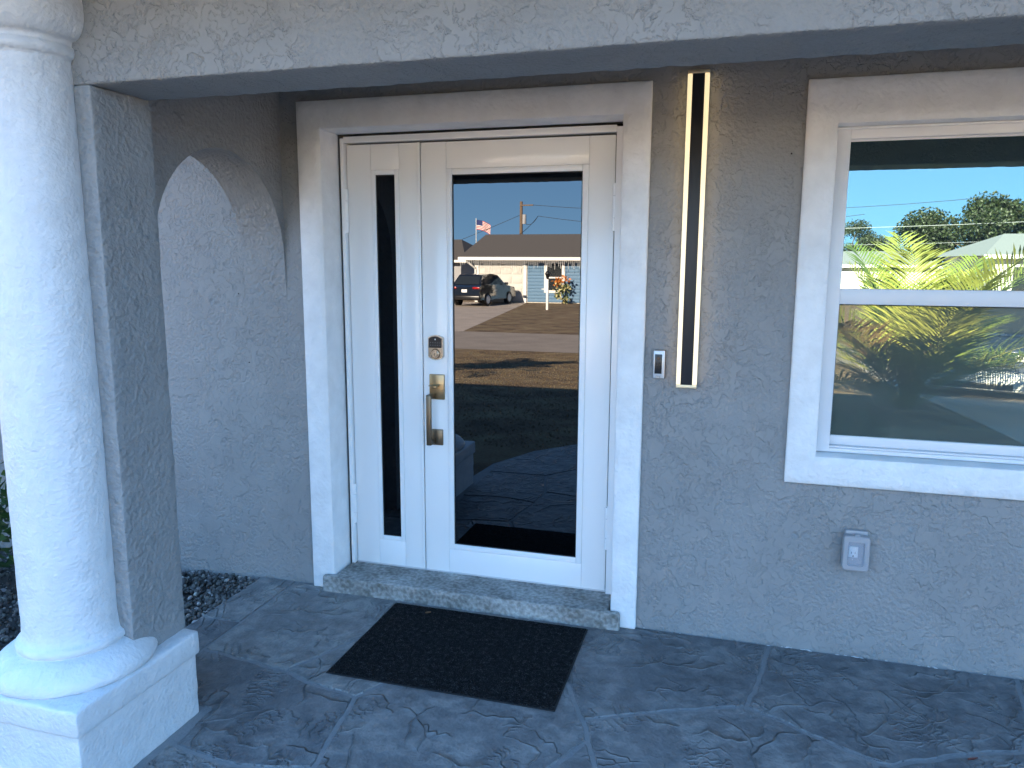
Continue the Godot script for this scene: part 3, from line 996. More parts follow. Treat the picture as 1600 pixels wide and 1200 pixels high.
# ---------------------------------------------------------------- wall fittings
func make_fixtures() -> void:
	var l := thing("wall_lamp", Vector3(1.023, 1.687, 0))
	tag(l, "tall slim black wall lamp with glowing cream edges", "wall lamp")
	var off := -l.position
	var x0 := 0.9825
	var x1 := 1.0640
	var y0 := 1.0735
	var y1 := 2.3005
	put("back_plate", box(Vector3(x0 + 0.012, y0 + 0.02, 0.0005), Vector3(x1 - 0.012, y1 - 0.02, 0.022), 0.002), mat.matte_black, l, off)
	for s in [[x0, x0 + 0.0175], [x1 - 0.0175, x1]]:
		put("light_strip", box(Vector3(s[0], y0 + 0.014, 0.022), Vector3(s[1], y1 - 0.014, 0.040), 0.002), mat.lit_acrylic, l, off)
	put("end_cap", box(Vector3(x0, y0, 0.0222), Vector3(x1, y0 + 0.0138, 0.0403), 0.0015), mat.gold, l, off)
	put("end_cap", box(Vector3(x0, y1 - 0.0138, 0.0222), Vector3(x1, y1, 0.0403), 0.0015), mat.gold, l, off)
	put("front_panel", box(Vector3(x0 + 0.0178, y0 + 0.014, 0.0225), Vector3(x1 - 0.0178, y1 - 0.014, 0.0385), 0.001), mat.matte_black, l, off)
	for sx in [x0 - 0.002, x1 + 0.002]:
		var a := AreaLight3D.new()
		a.name = "strip_light"
		a.area_size = Vector2(0.016, y1 - y0 - 0.03)
		a.light_energy = 0.0008
		a.light_color = Color(1.0, 0.82, 0.56)
		a.shadow_enabled = true
		l.add_child(a, true)
		a.position = Vector3(sx, (y0 + y1) / 2, 0.031) + off
		a.rotation.y = -PI / 2 if sx > 1.02 else PI / 2

	var b := thing("doorbell", Vector3(0.911, 1.165, 0))
	tag(b, "small silver and black video doorbell between door and wall lamp", "doorbell")
	off = -b.position
	put("housing", box(Vector3(0.8885, 1.106, 0.0005), Vector3(0.936, 1.2225, 0.018), 0.003), mat.black_plastic, b, off)
	put("faceplate", box(Vector3(0.8875, 1.107, 0.018), Vector3(0.934, 1.2215, 0.026), 0.003), mat.silver, b, off)
	put("face", box(Vector3(0.8935, 1.126, 0.0255), Vector3(0.9225, 1.206, 0.0275), 0.001), mat.black_plastic, b, off)
	var st := start()
	tube(st, Vector3(0.908, 1.190, 0.027), Vector3(0.908, 1.190, 0.0285), 0.008, 0.007, 20)
	put("lens", done(st), mat.dark_pane, b, off)
	var tor := TorusMesh.new()
	tor.inner_radius = 0.0065
	tor.outer_radius = 0.0095
	tor.rings = 24
	tor.ring_segments = 8
	var btn := put("button", tor, mat.matte_black, b, off + Vector3(0.908, 1.166, 0.0275))
	btn.rotation.x = PI / 2
	var t := TextMesh.new()
	t.text = "ring"
	t.font_size = 16
	t.pixel_size = 0.0007
	t.depth = 0.0006
	t.horizontal_alignment = HORIZONTAL_ALIGNMENT_CENTER
	var sf := SystemFont.new()
	sf.font_names = PackedStringArray(["Droid Sans"])
	t.font = sf
	put("lettering", t, mat.print_grey, b, off + Vector3(0.9085, 1.1155, 0.0263))

	var e := thing("outlet_box", Vector3(1.705, 0.455, 0))
	tag(e, "grey weatherproof outlet box with clear bubble cover low on wall", "outlet")
	off = -e.position
	put("back_box", box(Vector3(1.660, 0.392, 0.0005), Vector3(1.742, 0.536, 0.022), 0.004), mat.grey_plastic, e, off)
	var cx0 := 1.651
	var cx1 := 1.748
	var cy0 := 0.382
	var cy1 := 0.523
	st = start()
	var outer := rounded(cx0, cx1, cy0, cy1, 0.014)
	var inner := rounded(cx0 + 0.018, cx1 - 0.018, cy0 + 0.020, cy1 - 0.022, 0.006)
	ring_solid(st, outer, inner, 0.022, 0.058)
	put("cover_frame", done(st), mat.grey_plastic, e, off)
	st = start()
	slab(st, rounded(cx0 + 0.0175, cx1 - 0.0175, cy0 + 0.0195, cy1 - 0.0215, 0.006), 0.0555, 0.0575)
	put("clear_cover", done(st), mat.clear_cover, e, off)
	put("receptacle", box(Vector3(1.676, 0.428, 0.020), Vector3(1.7105, 0.472, 0.030), 0.002), mat.outlet_white, e, off)
	for sx in [1.6865, 1.700]:
		put("slot", flat_box(Vector3(sx - 0.001, 0.4425, 0.0298), Vector3(sx + 0.001, 0.4515, 0.0304)), mat.gasket, e, off)
	put("slot", box(Vector3(1.6905, 0.431, 0.0298), Vector3(1.696, 0.4365, 0.0305), 0.0002), mat.gasket, e, off)
	st = start()
	tube(st, Vector3(1.693, 0.417, 0.021), Vector3(1.693, 0.417, 0.0245), 0.0025, 0.002, 12)
	put("screw", done(st), mat.silver, e, off)
	put("latch", box(Vector3(1.690, cy1 - 0.002, 0.034), Vector3(1.712, cy1 + 0.006, 0.05), 0.002), mat.grey_plastic, e, off)

func rounded(x0: float, x1: float, y0: float, y1: float, r: float) -> PackedVector2Array:
	var p := PackedVector2Array()
	for k in 4:
		var c := Vector2(x1 - r if k in [0, 3] else x0 + r, y1 - r if k < 2 else y0 + r)
		for i in 6:
			var a := PI / 2 * (k + i / 5.0)
			p.append(c + Vector2(cos(a), sin(a)) * r)
	return p

func ring_solid(st: SurfaceTool, o: PackedVector2Array, i_: PackedVector2Array, z0: float, z1: float) -> void:
	var n := o.size()
	st.set_smooth_group(-1)
	for k in n:
		var j := (k + 1) % n
		var mo := o[k].lerp(i_[k], 0.2)
		var mj := o[j].lerp(i_[j], 0.2)
		quad(st, Vector3(o[k].x, o[k].y, z0), Vector3(o[j].x, o[j].y, z0), Vector3(o[j].x, o[j].y, z1 - 0.004), Vector3(o[k].x, o[k].y, z1 - 0.004))
		quad(st, Vector3(o[k].x, o[k].y, z1 - 0.004), Vector3(o[j].x, o[j].y, z1 - 0.004), Vector3(mj.x, mj.y, z1), Vector3(mo.x, mo.y, z1))
		quad(st, Vector3(mo.x, mo.y, z1), Vector3(mj.x, mj.y, z1), Vector3(i_[j].x, i_[j].y, z1), Vector3(i_[k].x, i_[k].y, z1))
		quad(st, Vector3(i_[j].x, i_[j].y, z0), Vector3(i_[k].x, i_[k].y, z0), Vector3(i_[k].x, i_[k].y, z1), Vector3(i_[j].x, i_[j].y, z1))

# ---------------------------------------------------------------- mat, leaves, gravel, shrub
func make_small_things() -> void:
	var m := thing("doormat", Vector3(0.2, 0.0, 0.412))
	tag(m, "black fibre doormat lying in front of the door step", "doormat")
	m.rotation.y = 0.0
	put("backing", box(Vector3(-0.455, 0.0005, -0.319), Vector3(0.453, 0.004, 0.320), 0.0015), mat.rubber, m)
	put("pile", box(Vector3(-0.449, 0.004, -0.313), Vector3(0.447, 0.0095, 0.314), 0.003, 0.012, 0.0012), mat.mat_fibre, m)
	var l := put("dry_leaf", curled_leaf(0.026, 0.014), mat.dry_leaf_brown, self, Vector3(-0.062, 0.0125, 0.165))
	l.rotation = Vector3(0.1, 0.6, 0.0)
	tag(l, "small curled brown leaf lying on the black doormat", "leaf", "fallen leaves")
	l = put("dry_leaf", curled_leaf(0.034, 0.011), mat.dry_leaf_red, self, Vector3(2.0, 0.004, 0.61))
	l.rotation = Vector3(0, 0.35, 0.1)
	tag(l, "reddish dry leaf lying on the flagstones at the lower right", "leaf", "fallen leaves")
	# chips of paint along the foot of the wall
	rng.seed = 19
	var st := start()
	st.set_smooth_group(-1)
	for k in 30:
		var at := Vector3(rng.randf_range(0.87, 2.5), 0.0008, rng.randf_range(0.002, 0.012))
		if k % 3 > 0:
			at.x = [0.90, 1.47, 1.55, 1.68, 1.74, 2.02][k % 6] + rng.randf_range(-0.02, 0.02)
		var r := rng.randf_range(0.002, 0.005)
		for i in 5:
			var a0 := TAU * i / 5
			var a1 := TAU * (i + 1) / 5
			tri(st, at + Vector3(0, 0.0012, 0), at + Vector3(cos(a1) * r * 2.0, 0, sin(a1) * r * 0.7), at + Vector3(cos(a0) * r * 2.0, 0, sin(a0) * r * 0.7))
	tag(put("paint_debris", done(st), mat.outlet_white), "white paint chips scattered along the foot of the grey wall", "debris", "", "stuff")
	# gravel bed left of the paving
	rng.seed = 20
	var base := SphereMesh.new()
	base.radius = 1.0
	base.height = 1.5
	base.radial_segments = 7
	base.rings = 3
	var mm := MultiMesh.new()
	mm.transform_format = MultiMesh.TRANSFORM_3D
	mm.use_colors = true
	mm.mesh = base
	mm.instance_count = 9000
	for k in mm.instance_count:
		var x := rng.randf_range(-2.9, -1.04)
		var z := rng.randf_range(0.005, 1.55)
		if k > 8000:
			x = rng.randf_range(-1.2, -1.025)
			z = rng.randf_range(0.01, 1.05)
		var s := rng.randf_range(0.006, 0.0145)
		var bs := Basis.from_euler(Vector3(rng.randf() * TAU, rng.randf() * TAU, rng.randf() * TAU)) * Basis.from_scale(Vector3(s * rng.randf_range(0.7, 1.5), s * rng.randf_range(0.6, 1.1), s))
		mm.set_instance_transform(k, Transform3D(bs, Vector3(x, -0.035 + rng.randf() * 0.028 - 0.03 * smoothstep(1.2, 2.4, -x), z)))
		var g := rng.randf_range(0.03, 0.16)
		if rng.randf() < 0.12:
			g = rng.randf_range(0.2, 0.42)
		mm.set_instance_color(k, Color(g, g * rng.randf_range(0.92, 0.99), g * rng.randf_range(0.86, 0.98)))
	var o := MultiMeshInstance3D.new()
	o.name = "gravel"
	o.multimesh = mm
	o.material_override = mat.stone
	add_child(o)
	tag(o, "grey gravel bed beside the paving behind the pier", "gravel", "", "stuff")
	tag(put("soil", flat_box(Vector3(-2.95, -0.2, 0.001), Vector3(-1.0365, -0.045, 1.6)), mat.interior), "dark soil under the gravel bed", "soil", "", "structure")
	bush(Vector3(-2.35, -0.13, 0.95), 0.6, 1.25, 2600, "shrub", "dark leafy shrub showing past the white column", Color(0.03, 0.07, 0.015), 0.07)

func curled_leaf(length: float, wide: float) -> ArrayMesh:
	var st := start()
	var n := 8
	for i in n:
		for s in [-1.0, 1.0]:
			var p := func(t: float, w: float) -> Vector3:
				var x := (t - 0.5) * length
				return Vector3(x, 0.35 * length * (t - 0.5) * (t - 0.5) + w * w * 0.35 * wide, s * w * wide * 0.5 * sin(PI * (0.04 + 0.93 * t)))
			var t0 := float(i) / n
			var t1 := float(i + 1) / n
			quad(st, p.call(t0, 0.0), p.call(t1, 0.0), p.call(t1, 1.0), p.call(t0, 1.0))
	return done(st)

func leaf_card(st: SurfaceTool, at: Vector3, dir: Vector3, side: Vector3, length: float, wide: float, c: Color) -> void:
	st.set_color(c)
	var a := at
	var up := dir.cross(side).normalized()
	var b := at + dir * length * 0.45 + side * wide * 0.5 + up * wide * 0.12
	var d := at + dir * length * 0.45 - side * wide * 0.5 + up * wide * 0.12
	var e := at + dir * length
	tri(st, a, b, e)
	tri(st, a, e, d)

func random_dir() -> Vector3:
	var v := Vector3(rng.randfn(), rng.randfn(), rng.randfn())
	return v.normalized() if v.length() > 0.01 else Vector3.UP

func bush(at: Vector3, r: float, high: float, n: int, called: String, label: String, c: Color, size: float) -> Node3D:
	var o := thing(called, at)
	tag(o, label, called.replace("_", " "))
	var st := start()
	var clumps := []
	for k in 14:
		clumps.append(Vector3(rng.randf_range(-1, 1) * r * 0.75, rng.randf_range(0.15, 0.9) * high, rng.randf_range(-1, 1) * r * 0.75))
	st.set_smooth_group(-1)
	for k in n:
		var cl: Vector3 = clumps[k % clumps.size()]
		var p := cl + random_dir() * r * 0.38 * pow(rng.randf(), 0.4)
		if p.y < 0.01:
			continue
		var d := (random_dir() + (p - Vector3(0, high * 0.4, 0)).normalized() * 0.8).normalized()
		var tone := rng.randf_range(0.6, 1.5)
		leaf_card(st, p, d, d.cross(random_dir()).normalized(), size * rng.randf_range(0.6, 1.3), size * 0.5, Color(c.r * tone, c.g * tone, c.b * tone))
	put("foliage", done(st), mat.leaf_plain, o)
	st = start()
	for k in 6:
		var top: Vector3 = clumps[k]
		tube(st, Vector3(top.x * 0.15, -0.02, top.z * 0.15), top, 0.012, 0.004, 6)
	put("stem", done(st), mat.bark, o)
	return o

# ---------------------------------------------------------------- the yard behind the camera, seen in the glass
func palm(at: Vector3, fronds: int, reach: float, rise: float, label: String, called := "palm_tree", trunk := 0.0, low_lift := 0.3) -> void:
	var o := thing(called, at)
	tag(o, label, "palm")
	for k in fronds:
		var az := TAU * k / fronds + rng.randf_range(-0.25, 0.25)
		var out := Vector3(cos(az), 0, sin(az))
		var lift := lerpf(low_lift, 1.45, pow(rng.randf(), 0.55))
		var length := reach * rng.randf_range(0.8, 1.15)
		var root := Vector3(out.x * 0.06, trunk, out.z * 0.06)
		var st := start()
		st.set_smooth_group(-1)
		var seg := 26
		var pos := root
		var dir := (out * cos(lift) + Vector3.UP * sin(lift)).normalized()
		var tone := rng.randf_range(0.75, 1.2)
		var c := Color(0.36 * tone, 0.35 * tone, 0.08 * tone).lerp(Color(0.07, 0.15, 0.025), rng.randf() * 0.8)
		if rng.randf() < 0.08:
			c = Color(0.25, 0.15, 0.07)
		for i in seg:
			var t := float(i) / seg
			var step := length / seg
			var nxt := pos + dir * step
			st.set_color(Color(0.22, 0.22, 0.07))
			tube(st, pos, nxt, 0.011 * (1.05 - t), 0.011 * (1.0 - t), 5, false)
			if t > 0.22:
				var side := dir.cross(Vector3.UP).normalized()
				var up := side.cross(dir)
				for s in [-1.0, 1.0]:
					for q in 2:
						var at2 := pos + dir * step * (q * 0.5)
						var d: Vector3 = (dir * 0.75 + side * s * 0.85 + up * rng.randf_range(0.15, 0.45)).normalized()
						var ln := reach * 0.34 * sin(PI * clampf(0.15 + 0.8 * t, 0, 1)) * rng.randf_range(0.85, 1.1)
						var w: Vector3 = d.cross(up).normalized()
						var droop := Vector3(0, -0.12, 0) * ln
						st.set_color(Color(c.r, c.g, c.b))
						var m: Vector3 = at2 + d * ln * 0.5
						tri(st, at2 - w * 0.004, m + w * 0.014, at2 + w * 0.004)
						tri(st, at2 - w * 0.004, m - w * 0.014, m + w * 0.014)
						tri(st, m - w * 0.014, at2 + d * ln + droop, m + w * 0.014)
			pos = nxt
			dir = (dir + Vector3(0, -rise * (0.3 + t) / seg, 0) + out * 0.015).normalized()
		put("frond", done(st), mat.leaf_plain, o)
	var st2 := start()
	if trunk > 0:
		tube(st2, Vector3(0, -0.05, 0), Vector3(0, trunk, 0), 0.1, 0.07, 10)
	else:
		for k in 7:
			var a := TAU * k / 7
			tube(st2, Vector3(cos(a) * 0.05, -0.05, sin(a) * 0.05), Vector3(cos(a) * 0.1, 0.5, sin(a) * 0.1), 0.03, 0.018, 7)
	put("stem", done(st2), mat.palm_stem, o)

func tree(at: Vector3, high: float, r: float, n: int, c: Color, label: String, group: String) -> void:
	var o := thing("tree", at)
	tag(o, label, "tree", group)
	var st := start()
	tube(st, Vector3.ZERO, Vector3(0.1, high * 0.45, 0), high * 0.035, high * 0.022, 8)
	var clumps := []
	for k in 26:
		var p := Vector3(rng.randf_range(-1, 1) * r, high * rng.randf_range(0.42, 0.95), rng.randf_range(-1, 1) * r * 0.8)
		var f := 1.0 - absf(p.x) / r * 0.45
		p.y = high * (0.4 + (p.y / high - 0.4) * f)
		clumps.append(p)
		if k < 9:
			tube(st, Vector3(0.1, high * 0.4, 0), p, high * 0.014, high * 0.004, 5)
	put("trunk", done(st), mat.bark, o)
	st = start()
	st.set_smooth_group(-1)
	for k in n:
		var p: Vector3 = clumps[k % clumps.size()] + random_dir() * r * 0.3 * pow(rng.randf(), 0.45) * Vector3(1, 0.7, 1)
		var tone := rng.randf_range(0.55, 1.5)
		var d := random_dir()
		leaf_card(st, p, d, d.cross(random_dir()).normalized(), r * 0.045, r * 0.03, Color(c.r * tone, c.g * tone, c.b * tone))
	put("crown", done(st), mat.leaf_plain, o)

func car(called: String, at: Vector3, turn: float, paint: Material, label: String, category: String, front_detail: bool) -> void:
	# its nose points along -z before it is turned
	var o := thing(called, at, turn)
	tag(o, label, category)
	var w := 0.93
	var st := start()
	var side := PackedVector2Array([Vector2(-2.3, 0.34), Vector2(-2.34, 0.62), Vector2(-2.22, 0.92), Vector2(-1.15, 1.06), Vector2(2.05, 1.12), Vector2(2.28, 1.02), Vector2(2.33, 0.6), Vector2(2.27, 0.34)])
	skin(st, side, w, w * 0.94, 0.34, 1.1)
	put("body", done(st), paint, o)
	st = start()
	var cab := PackedVector2Array([Vector2(-1.2, 1.03), Vector2(-0.35, 1.62), Vector2(0.4, 1.7), Vector2(1.55, 1.66), Vector2(2.08, 1.1)])
	skin(st, cab, w * 0.93, w * 0.70, 1.03, 1.7)
	put("cabin", done(st), paint, o)
	# glass
	for s in [-1.0, 1.0]:
		for g in [[-0.82, -0.28, 0.32, 0.34, -0.95], [0.40, 0.42, 1.05, 1.12, 0.0], [1.16, 1.12, 1.52, 1.85, 0.0]]:
			st = start()
			var y0 := 1.14
			var y1 := 1.58
			var k0: float = s * (lerpf(w * 0.93, w * 0.70, (y0 - 1.03) / 0.67) + 0.004)
			var k1: float = s * (lerpf(w * 0.93, w * 0.70, (y1 - 1.03) / 0.67) + 0.004)
			var p := [Vector3(k0, y0, g[0]), Vector3(k0, y0, g[3]), Vector3(k1, y1, g[2]), Vector3(k1, y1, g[1])]
			if s > 0:
				quad(st, p[1], p[0], p[3], p[2])
			else:
				quad(st, p[0], p[1], p[2], p[3])
			put("side_window", done(st), mat.dark_pane, o)
	st = start()
	quad(st, Vector3(0.76, 1.10, -1.122), Vector3(-0.76, 1.10, -1.122), Vector3(-0.63, 1.58, -0.428), Vector3(0.63, 1.58, -0.428))
	put("windscreen", done(st), mat.dark_pane, o)
	st = start()
	quad(st, Vector3(-0.72, 1.16, 2.045), Vector3(0.72, 1.16, 2.045), Vector3(0.62, 1.58, 1.655), Vector3(-0.62, 1.58, 1.655))
	put("rear_window", done(st), mat.dark_pane, o)
	for s in [-1.0, 1.0]:
		for z in [-1.42, 1.38]:
			st = start()
			tube(st, Vector3(s * (w - 0.2), 0.35, z), Vector3(s * (w + 0.015), 0.35, z), 0.35, 0.35, 28)
			var wheel := put("wheel", done(st), mat.tyre, o)
			st = start()
			tube(st, Vector3(s * (w + 0.012), 0.35, z), Vector3(s * (w + 0.026), 0.35, z), 0.235, 0.22, 20)
			put("rim", done(st), mat.silver, wheel)
		put("tail_light", box(Vector3(s * 0.68 - 0.2, 0.93, 2.2), Vector3(s * 0.68 + 0.2, 1.03, 2.325), 0.01), mat.tail_red, o)
		put("headlight", box(Vector3(s * 0.70 - 0.17, 0.76, -2.325), Vector3(s * 0.70 + 0.17, 0.86, -2.2), 0.015), mat.headlight, o)
		put("mirror", box(Vector3(s * 1.0 - 0.1, 1.08, -0.92), Vector3(s * 1.0 + 0.1, 1.22, -0.78), 0.03), paint, o)
	put("number_plate", box(Vector3(-0.16, 0.74, 2.318), Vector3(0.16, 0.9, 2.338), 0.003), mat.plate_white, o)
	put("rear_bumper", box(Vector3(-0.9, 0.36, 2.24), Vector3(0.9, 0.58, 2.37), 0.03), mat.black_plastic, o)
	if front_detail:
		put("grille", box(Vector3(-0.52, 0.62, -2.37), Vector3(0.52, 0.86, -2.3), 0.02), mat.black_plastic, o)
		for y in [0.65, 0.72, 0.79, 0.85]:
			put("grille_bar", box(Vector3(-0.54, y - 0.013, -2.385), Vector3(0.54, y + 0.013, -2.365), 0.006), mat.chrome, o)
		put("hood_edge", box(Vector3(-0.84, 0.885, -2.32), Vector3(0.84, 0.91, -2.28), 0.01), mat.chrome, o)
		put("front_bumper", box(Vector3(-0.95, 0.30, -2.45), Vector3(0.95, 0.58, -2.2), 0.05), mat.plate_white, o)
		put("air_intake", box(Vector3(-0.55, 0.33, -2.457), Vector3(0.55, 0.42, -2.4), 0.01), mat.black_plastic, o)

func skin(st: SurfaceTool, side: PackedVector2Array, w0: float, w1: float, y0: float, y1: float) -> void:
	# a side outline (z, y) given width; the width tapers with height
	if Geometry2D.is_polygon_clockwise(side):
		side.reverse()
	st.set_smooth_group(-1)
	var p := func(v: Vector2, s: float) -> Vector3: return Vector3(s * lerpf(w0, w1, clampf((v.y - y0) / (y1 - y0), 0, 1)), v.y, v.x)
	var idx := Geometry2D.triangulate_polygon(side)
	for k in range(0, idx.size(), 3):
		tri(st, p.call(side[idx[k]], -1.0), p.call(side[idx[k + 1]], -1.0), p.call(side[idx[k + 2]], -1.0))
		tri(st, p.call(side[idx[k]], 1.0), p.call(side[idx[k + 2]], 1.0), p.call(side[idx[k + 1]], 1.0))
	for i in side.size():
		var a := side[i]
		var b := side[(i + 1) % side.size()]
		quad(st, p.call(a, 1.0), p.call(b, 1.0), p.call(b, -1.0), p.call(a, -1.0))

func make_yard() -> void:
	rng.seed = 36
	palm(Vector3(3.45, land_height(7.7), 7.7), 32, 2.4, 1.0, "bright yellow-green palm in the yard, mirrored in the window", "palm_tree", 0.0, 0.35)
	rng.seed = 35
	palm(Vector3(-5.6, land_height(5.0), 5.0), 24, 1.5, 1.5, "young palm on the lawn whose shadow falls across the grass", "palm_tree", 1.9, 0.0)
	car("parked_car", Vector3(5.55, land_height(12.3), 12.1), 0.33, mat.car_blue, "blue and silver vehicle parked nose-on in the near driveway", "car", true)
	bush(Vector3(2.3, land_height(4.6), 4.4), 0.3, 0.35, 500, "shrub", "low planting beside the porch, faintly mirrored in the window", Color(0.05, 0.09, 0.02), 0.06)

func gable_house(called: String, at: Vector3, size: Vector3, ridge: float, over: float, wall: Material, roof: Material, label: String, hip := 0.55) -> Node3D:
	# front face looks towards -z; at is the middle of the front's foot
	var o := thing(called, at)
	tag(o, label, "house")
	put("wall", flat_box(Vector3(-size.x / 2, -0.3, 0.0), Vector3(size.x / 2, size.y, size.z)), wall, o)
	var st := start()
	st.set_smooth_group(-1)
	var hx := size.x / 2 + over
	var a := Vector3(-hx, size.y + 0.02, -over)
	var b := Vector3(hx, size.y + 0.02, -over)
	var c := Vector3(hx, size.y + 0.02, size.z + over)
	var d := Vector3(-hx, size.y + 0.02, size.z + over)
	var e := Vector3(-hx + hip * size.z * 0.45, size.y + ridge, size.z / 2)
	var f := Vector3(hx - hip * size.z * 0.45, size.y + ridge, size.z / 2)
	quad(st, a, b, f, e)
	quad(st, c, d, e, f)
	tri(st, b, c, f)
	tri(st, d, a, e)
	quad(st, b, a, d, c)
	put("roof", done(st), roof, o)
	put("fascia", flat_box(Vector3(-hx, size.y - 0.12, -over - 0.03), Vector3(hx, size.y + 0.06, -over - 0.002)), mat.fascia, o)
	return o

func make_street() -> void:
	rng.seed = 41
	var g := land_height(40)
	# blue-sided house opposite the door
	var h := gable_house("neighbour_house", Vector3(-4.8, g, 39.6), Vector3(17.6, 2.55, 9.0), 1.52, 0.75, mat.cream_wall, mat.shingle, "blue-sided house with white garage door across the street, mirrored in the door", 0.0)
	var ox := 4.8
	# siding boards right of the garage
	for k in 12:
		put("siding_board", box(Vector3(-10.35 + ox, 0.05 + k * 0.19, -0.035), Vector3(3.9 + ox, 0.05 + k * 0.19 + 0.182, -0.003), 0.004), mat.blue_siding, h)
	var door := put("garage_door", flat_box(Vector3(-13.28 + ox, 0.0, -0.05), Vector3(-10.62 + ox, 2.12, -0.004)), mat.white_wall, h)
	for r in 4:
		for c in 4:
			put("panel", box(Vector3(-13.18 + ox + c * 0.65, 0.08 + r * 0.52, -0.075), Vector3(-13.18 + ox + c * 0.65 + 0.55, 0.08 + r * 0.52 + 0.38, -0.048), 0.01), mat.white_wall, door)
	put("post", flat_box(Vector3(-10.6 + ox, 0, -0.09), Vector3(-10.4 + ox, 2.42, -0.04)), mat.fascia, h)
	put("post", flat_box(Vector3(-13.55 + ox, 0, -0.09), Vector3(-13.3 + ox, 2.42, -0.04)), mat.fascia, h)
	var win := put("window", flat_box(Vector3(-9.2 + ox, 0.75, -0.06), Vector3(-8.3 + ox, 2.25, -0.038)), mat.dark_pane, h)
	for b in [[-9.35, -9.18, 0.6, 2.4], [-8.32, -8.15, 0.6, 2.4], [-9.18, -8.32, 0.6, 0.74], [-9.18, -8.32, 2.26, 2.4], [-9.18, -8.32, 1.42, 1.5]]:
		put("frame", flat_box(Vector3(b[0] + ox, b[2], -0.09), Vector3(b[1] + ox, b[3], -0.061)), mat.fascia, win)
	var st := start()
	for k in 90:
		var x := -14.2 + ox + k * 0.11
		var ln := rng.randf_range(0.12, 0.5)
		plain_box(st, Vector3(x, 2.42 - ln, -0.74), Vector3(x + 0.014, 2.43, -0.726))
	put("string_light", done(st), mat.plate_white, h)
	st = start()
	tube(st, Vector3(-13.9 + ox, 2.4, -0.6), Vector3(-13.5 + ox, 1.95, -0.12), 0.06, 0.06, 8)
	tube(st, Vector3(-13.5 + ox, 1.95, -0.12), Vector3(-13.5 + ox, 0.1, -0.12), 0.06, 0.06, 8)
	put("downspout", done(st), mat.fascia, h)
	car("parked_car", Vector3(-12.15, g, 36.9), PI + 0.13, mat.car_black, "black car parked before the white garage, mirrored in the door glass", "car", false)
	# lamp post on the opposite lawn
	var lp := thing("lamp_post", Vector3(-7.68, g, 33.4))
	tag(lp, "white garden lamp post with black lantern on the far lawn", "lamp post")
	put("post", box(Vector3(-0.055, -0.1, -0.055), Vector3(0.055, 1.5, 0.055), 0.01), mat.fascia, lp)
	put("arm", box(Vector3(-0.3, 1.0, -0.02), Vector3(-0.055, 1.04, 0.02), 0.005), mat.fascia, lp)
	st = start()
	lathe(st, [Vector2(0.03, 1.5), Vector2(0.06, 1.54), Vector2(0.12, 1.75), Vector2(0.15, 1.78), Vector2(0.08, 1.86), Vector2(0.02, 1.95), Vector2(0.001, 1.97)], Vector3.ZERO, 6)
	put("lantern", done(st), mat.matte_black, lp)
	# variegated plant before the window
	var pl := thing("ornamental_plant", Vector3(-8.2, g, 38.9))
	tag(pl, "cream and green plant before the blue house's window", "plant")
	st = start()
	st.set_smooth_group(-1)
	for k in 260:
		var t := rng.randf()
		var p := Vector3(sin(t * 14.0) * 0.3, 0.15 + t * 1.3, cos(t * 11.0) * 0.2) + random_dir() * 0.16
		var c := Color(0.55, 0.5, 0.25) if rng.randf() < 0.5 else Color(0.08, 0.12, 0.05)
		if t > 0.8:
			c = Color(0.6, 0.2, 0.04)
		var d := random_dir()
		leaf_card(st, p, d, d.cross(random_dir()).normalized(), 0.2, 0.12, c)
	put("foliage", done(st), mat.leaf_plain, pl)
	# flag
	var fl := thing("flag_pole", Vector3(-23.85, g, 70.0))
	tag(fl, "tall pole flying a striped flag behind the blue house", "flag pole")
	st = start()
	tube(st, Vector3(0, -0.2, 0), Vector3(0, 6.6, 0), 0.05, 0.035, 8)
	put("pole", done(st), mat.fascia, fl)
	st = start()
	st.set_smooth_group(-1)
	for r in 13:
		for c in 16:
			var stripe := Color(0.45, 0.03, 0.04) if r % 2 == 0 else Color(0.75, 0.74, 0.72)
			if r < 7 and c < 7:
				stripe = Color(0.02, 0.035, 0.14)
			st.set_color(stripe)
			var p := func(cc: int, rr: int) -> Vector3:
				var u := cc / 16.0
				var v := rr / 13.0
				return Vector3(0.05 + u * 1.45, 6.45 - v * 0.95 - u * u * 0.55, 0.12 * sin(u * 9.0 + v * 1.5) * u)
			quad(st, p.call(c, r), p.call(c, r + 1), p.call(c + 1, r + 1), p.call(c + 1, r))
	put("flag", done(st), mat.flag_cloth, fl)
	# utility pole and wires
	var up := thing("utility_pole", Vector3(-19.2, g, 70.0))
	tag(up, "wooden utility pole with transformer rising behind the blue house", "utility pole")
	st = start()
	tube(st, Vector3(0, -0.3, 0), Vector3(0, 8.15, 0), 0.2, 0.14, 10)
	put("pole", done(st), mat.wood_pole, up)
	put("crossarm", box(Vector3(-0.1, 7.72, -0.2), Vector3(1.25, 7.84, -0.08), 0.01), mat.wood_pole, up)
	st = start()
	tube(st, Vector3(0.35, 6.0, -0.1), Vector3(0.35, 6.9, -0.1), 0.2, 0.2, 12)
	put("transformer", done(st), mat.grey_plastic, up)
	st = start()
	sag(st, Vector3(0.2, 6.2, 0), Vector3(1.7, 6.75, 0), 0.5)
	sag(st, Vector3(1.7, 6.75, 0), Vector3(30, 6.2, -6), 1.0)
	sag(st, Vector3(1.7, 6.75, 0), Vector3(5.5, 3.9, -22), 0.2)
	sag(st, Vector3(1.2, 7.8, 0), Vector3(40, 7.6, -4), 0.9)
	sag(st, Vector3(0, 6.9, 0), Vector3(-12, 2.5, 0), 0.1)
	put("wire", done(st), mat.wire, up)
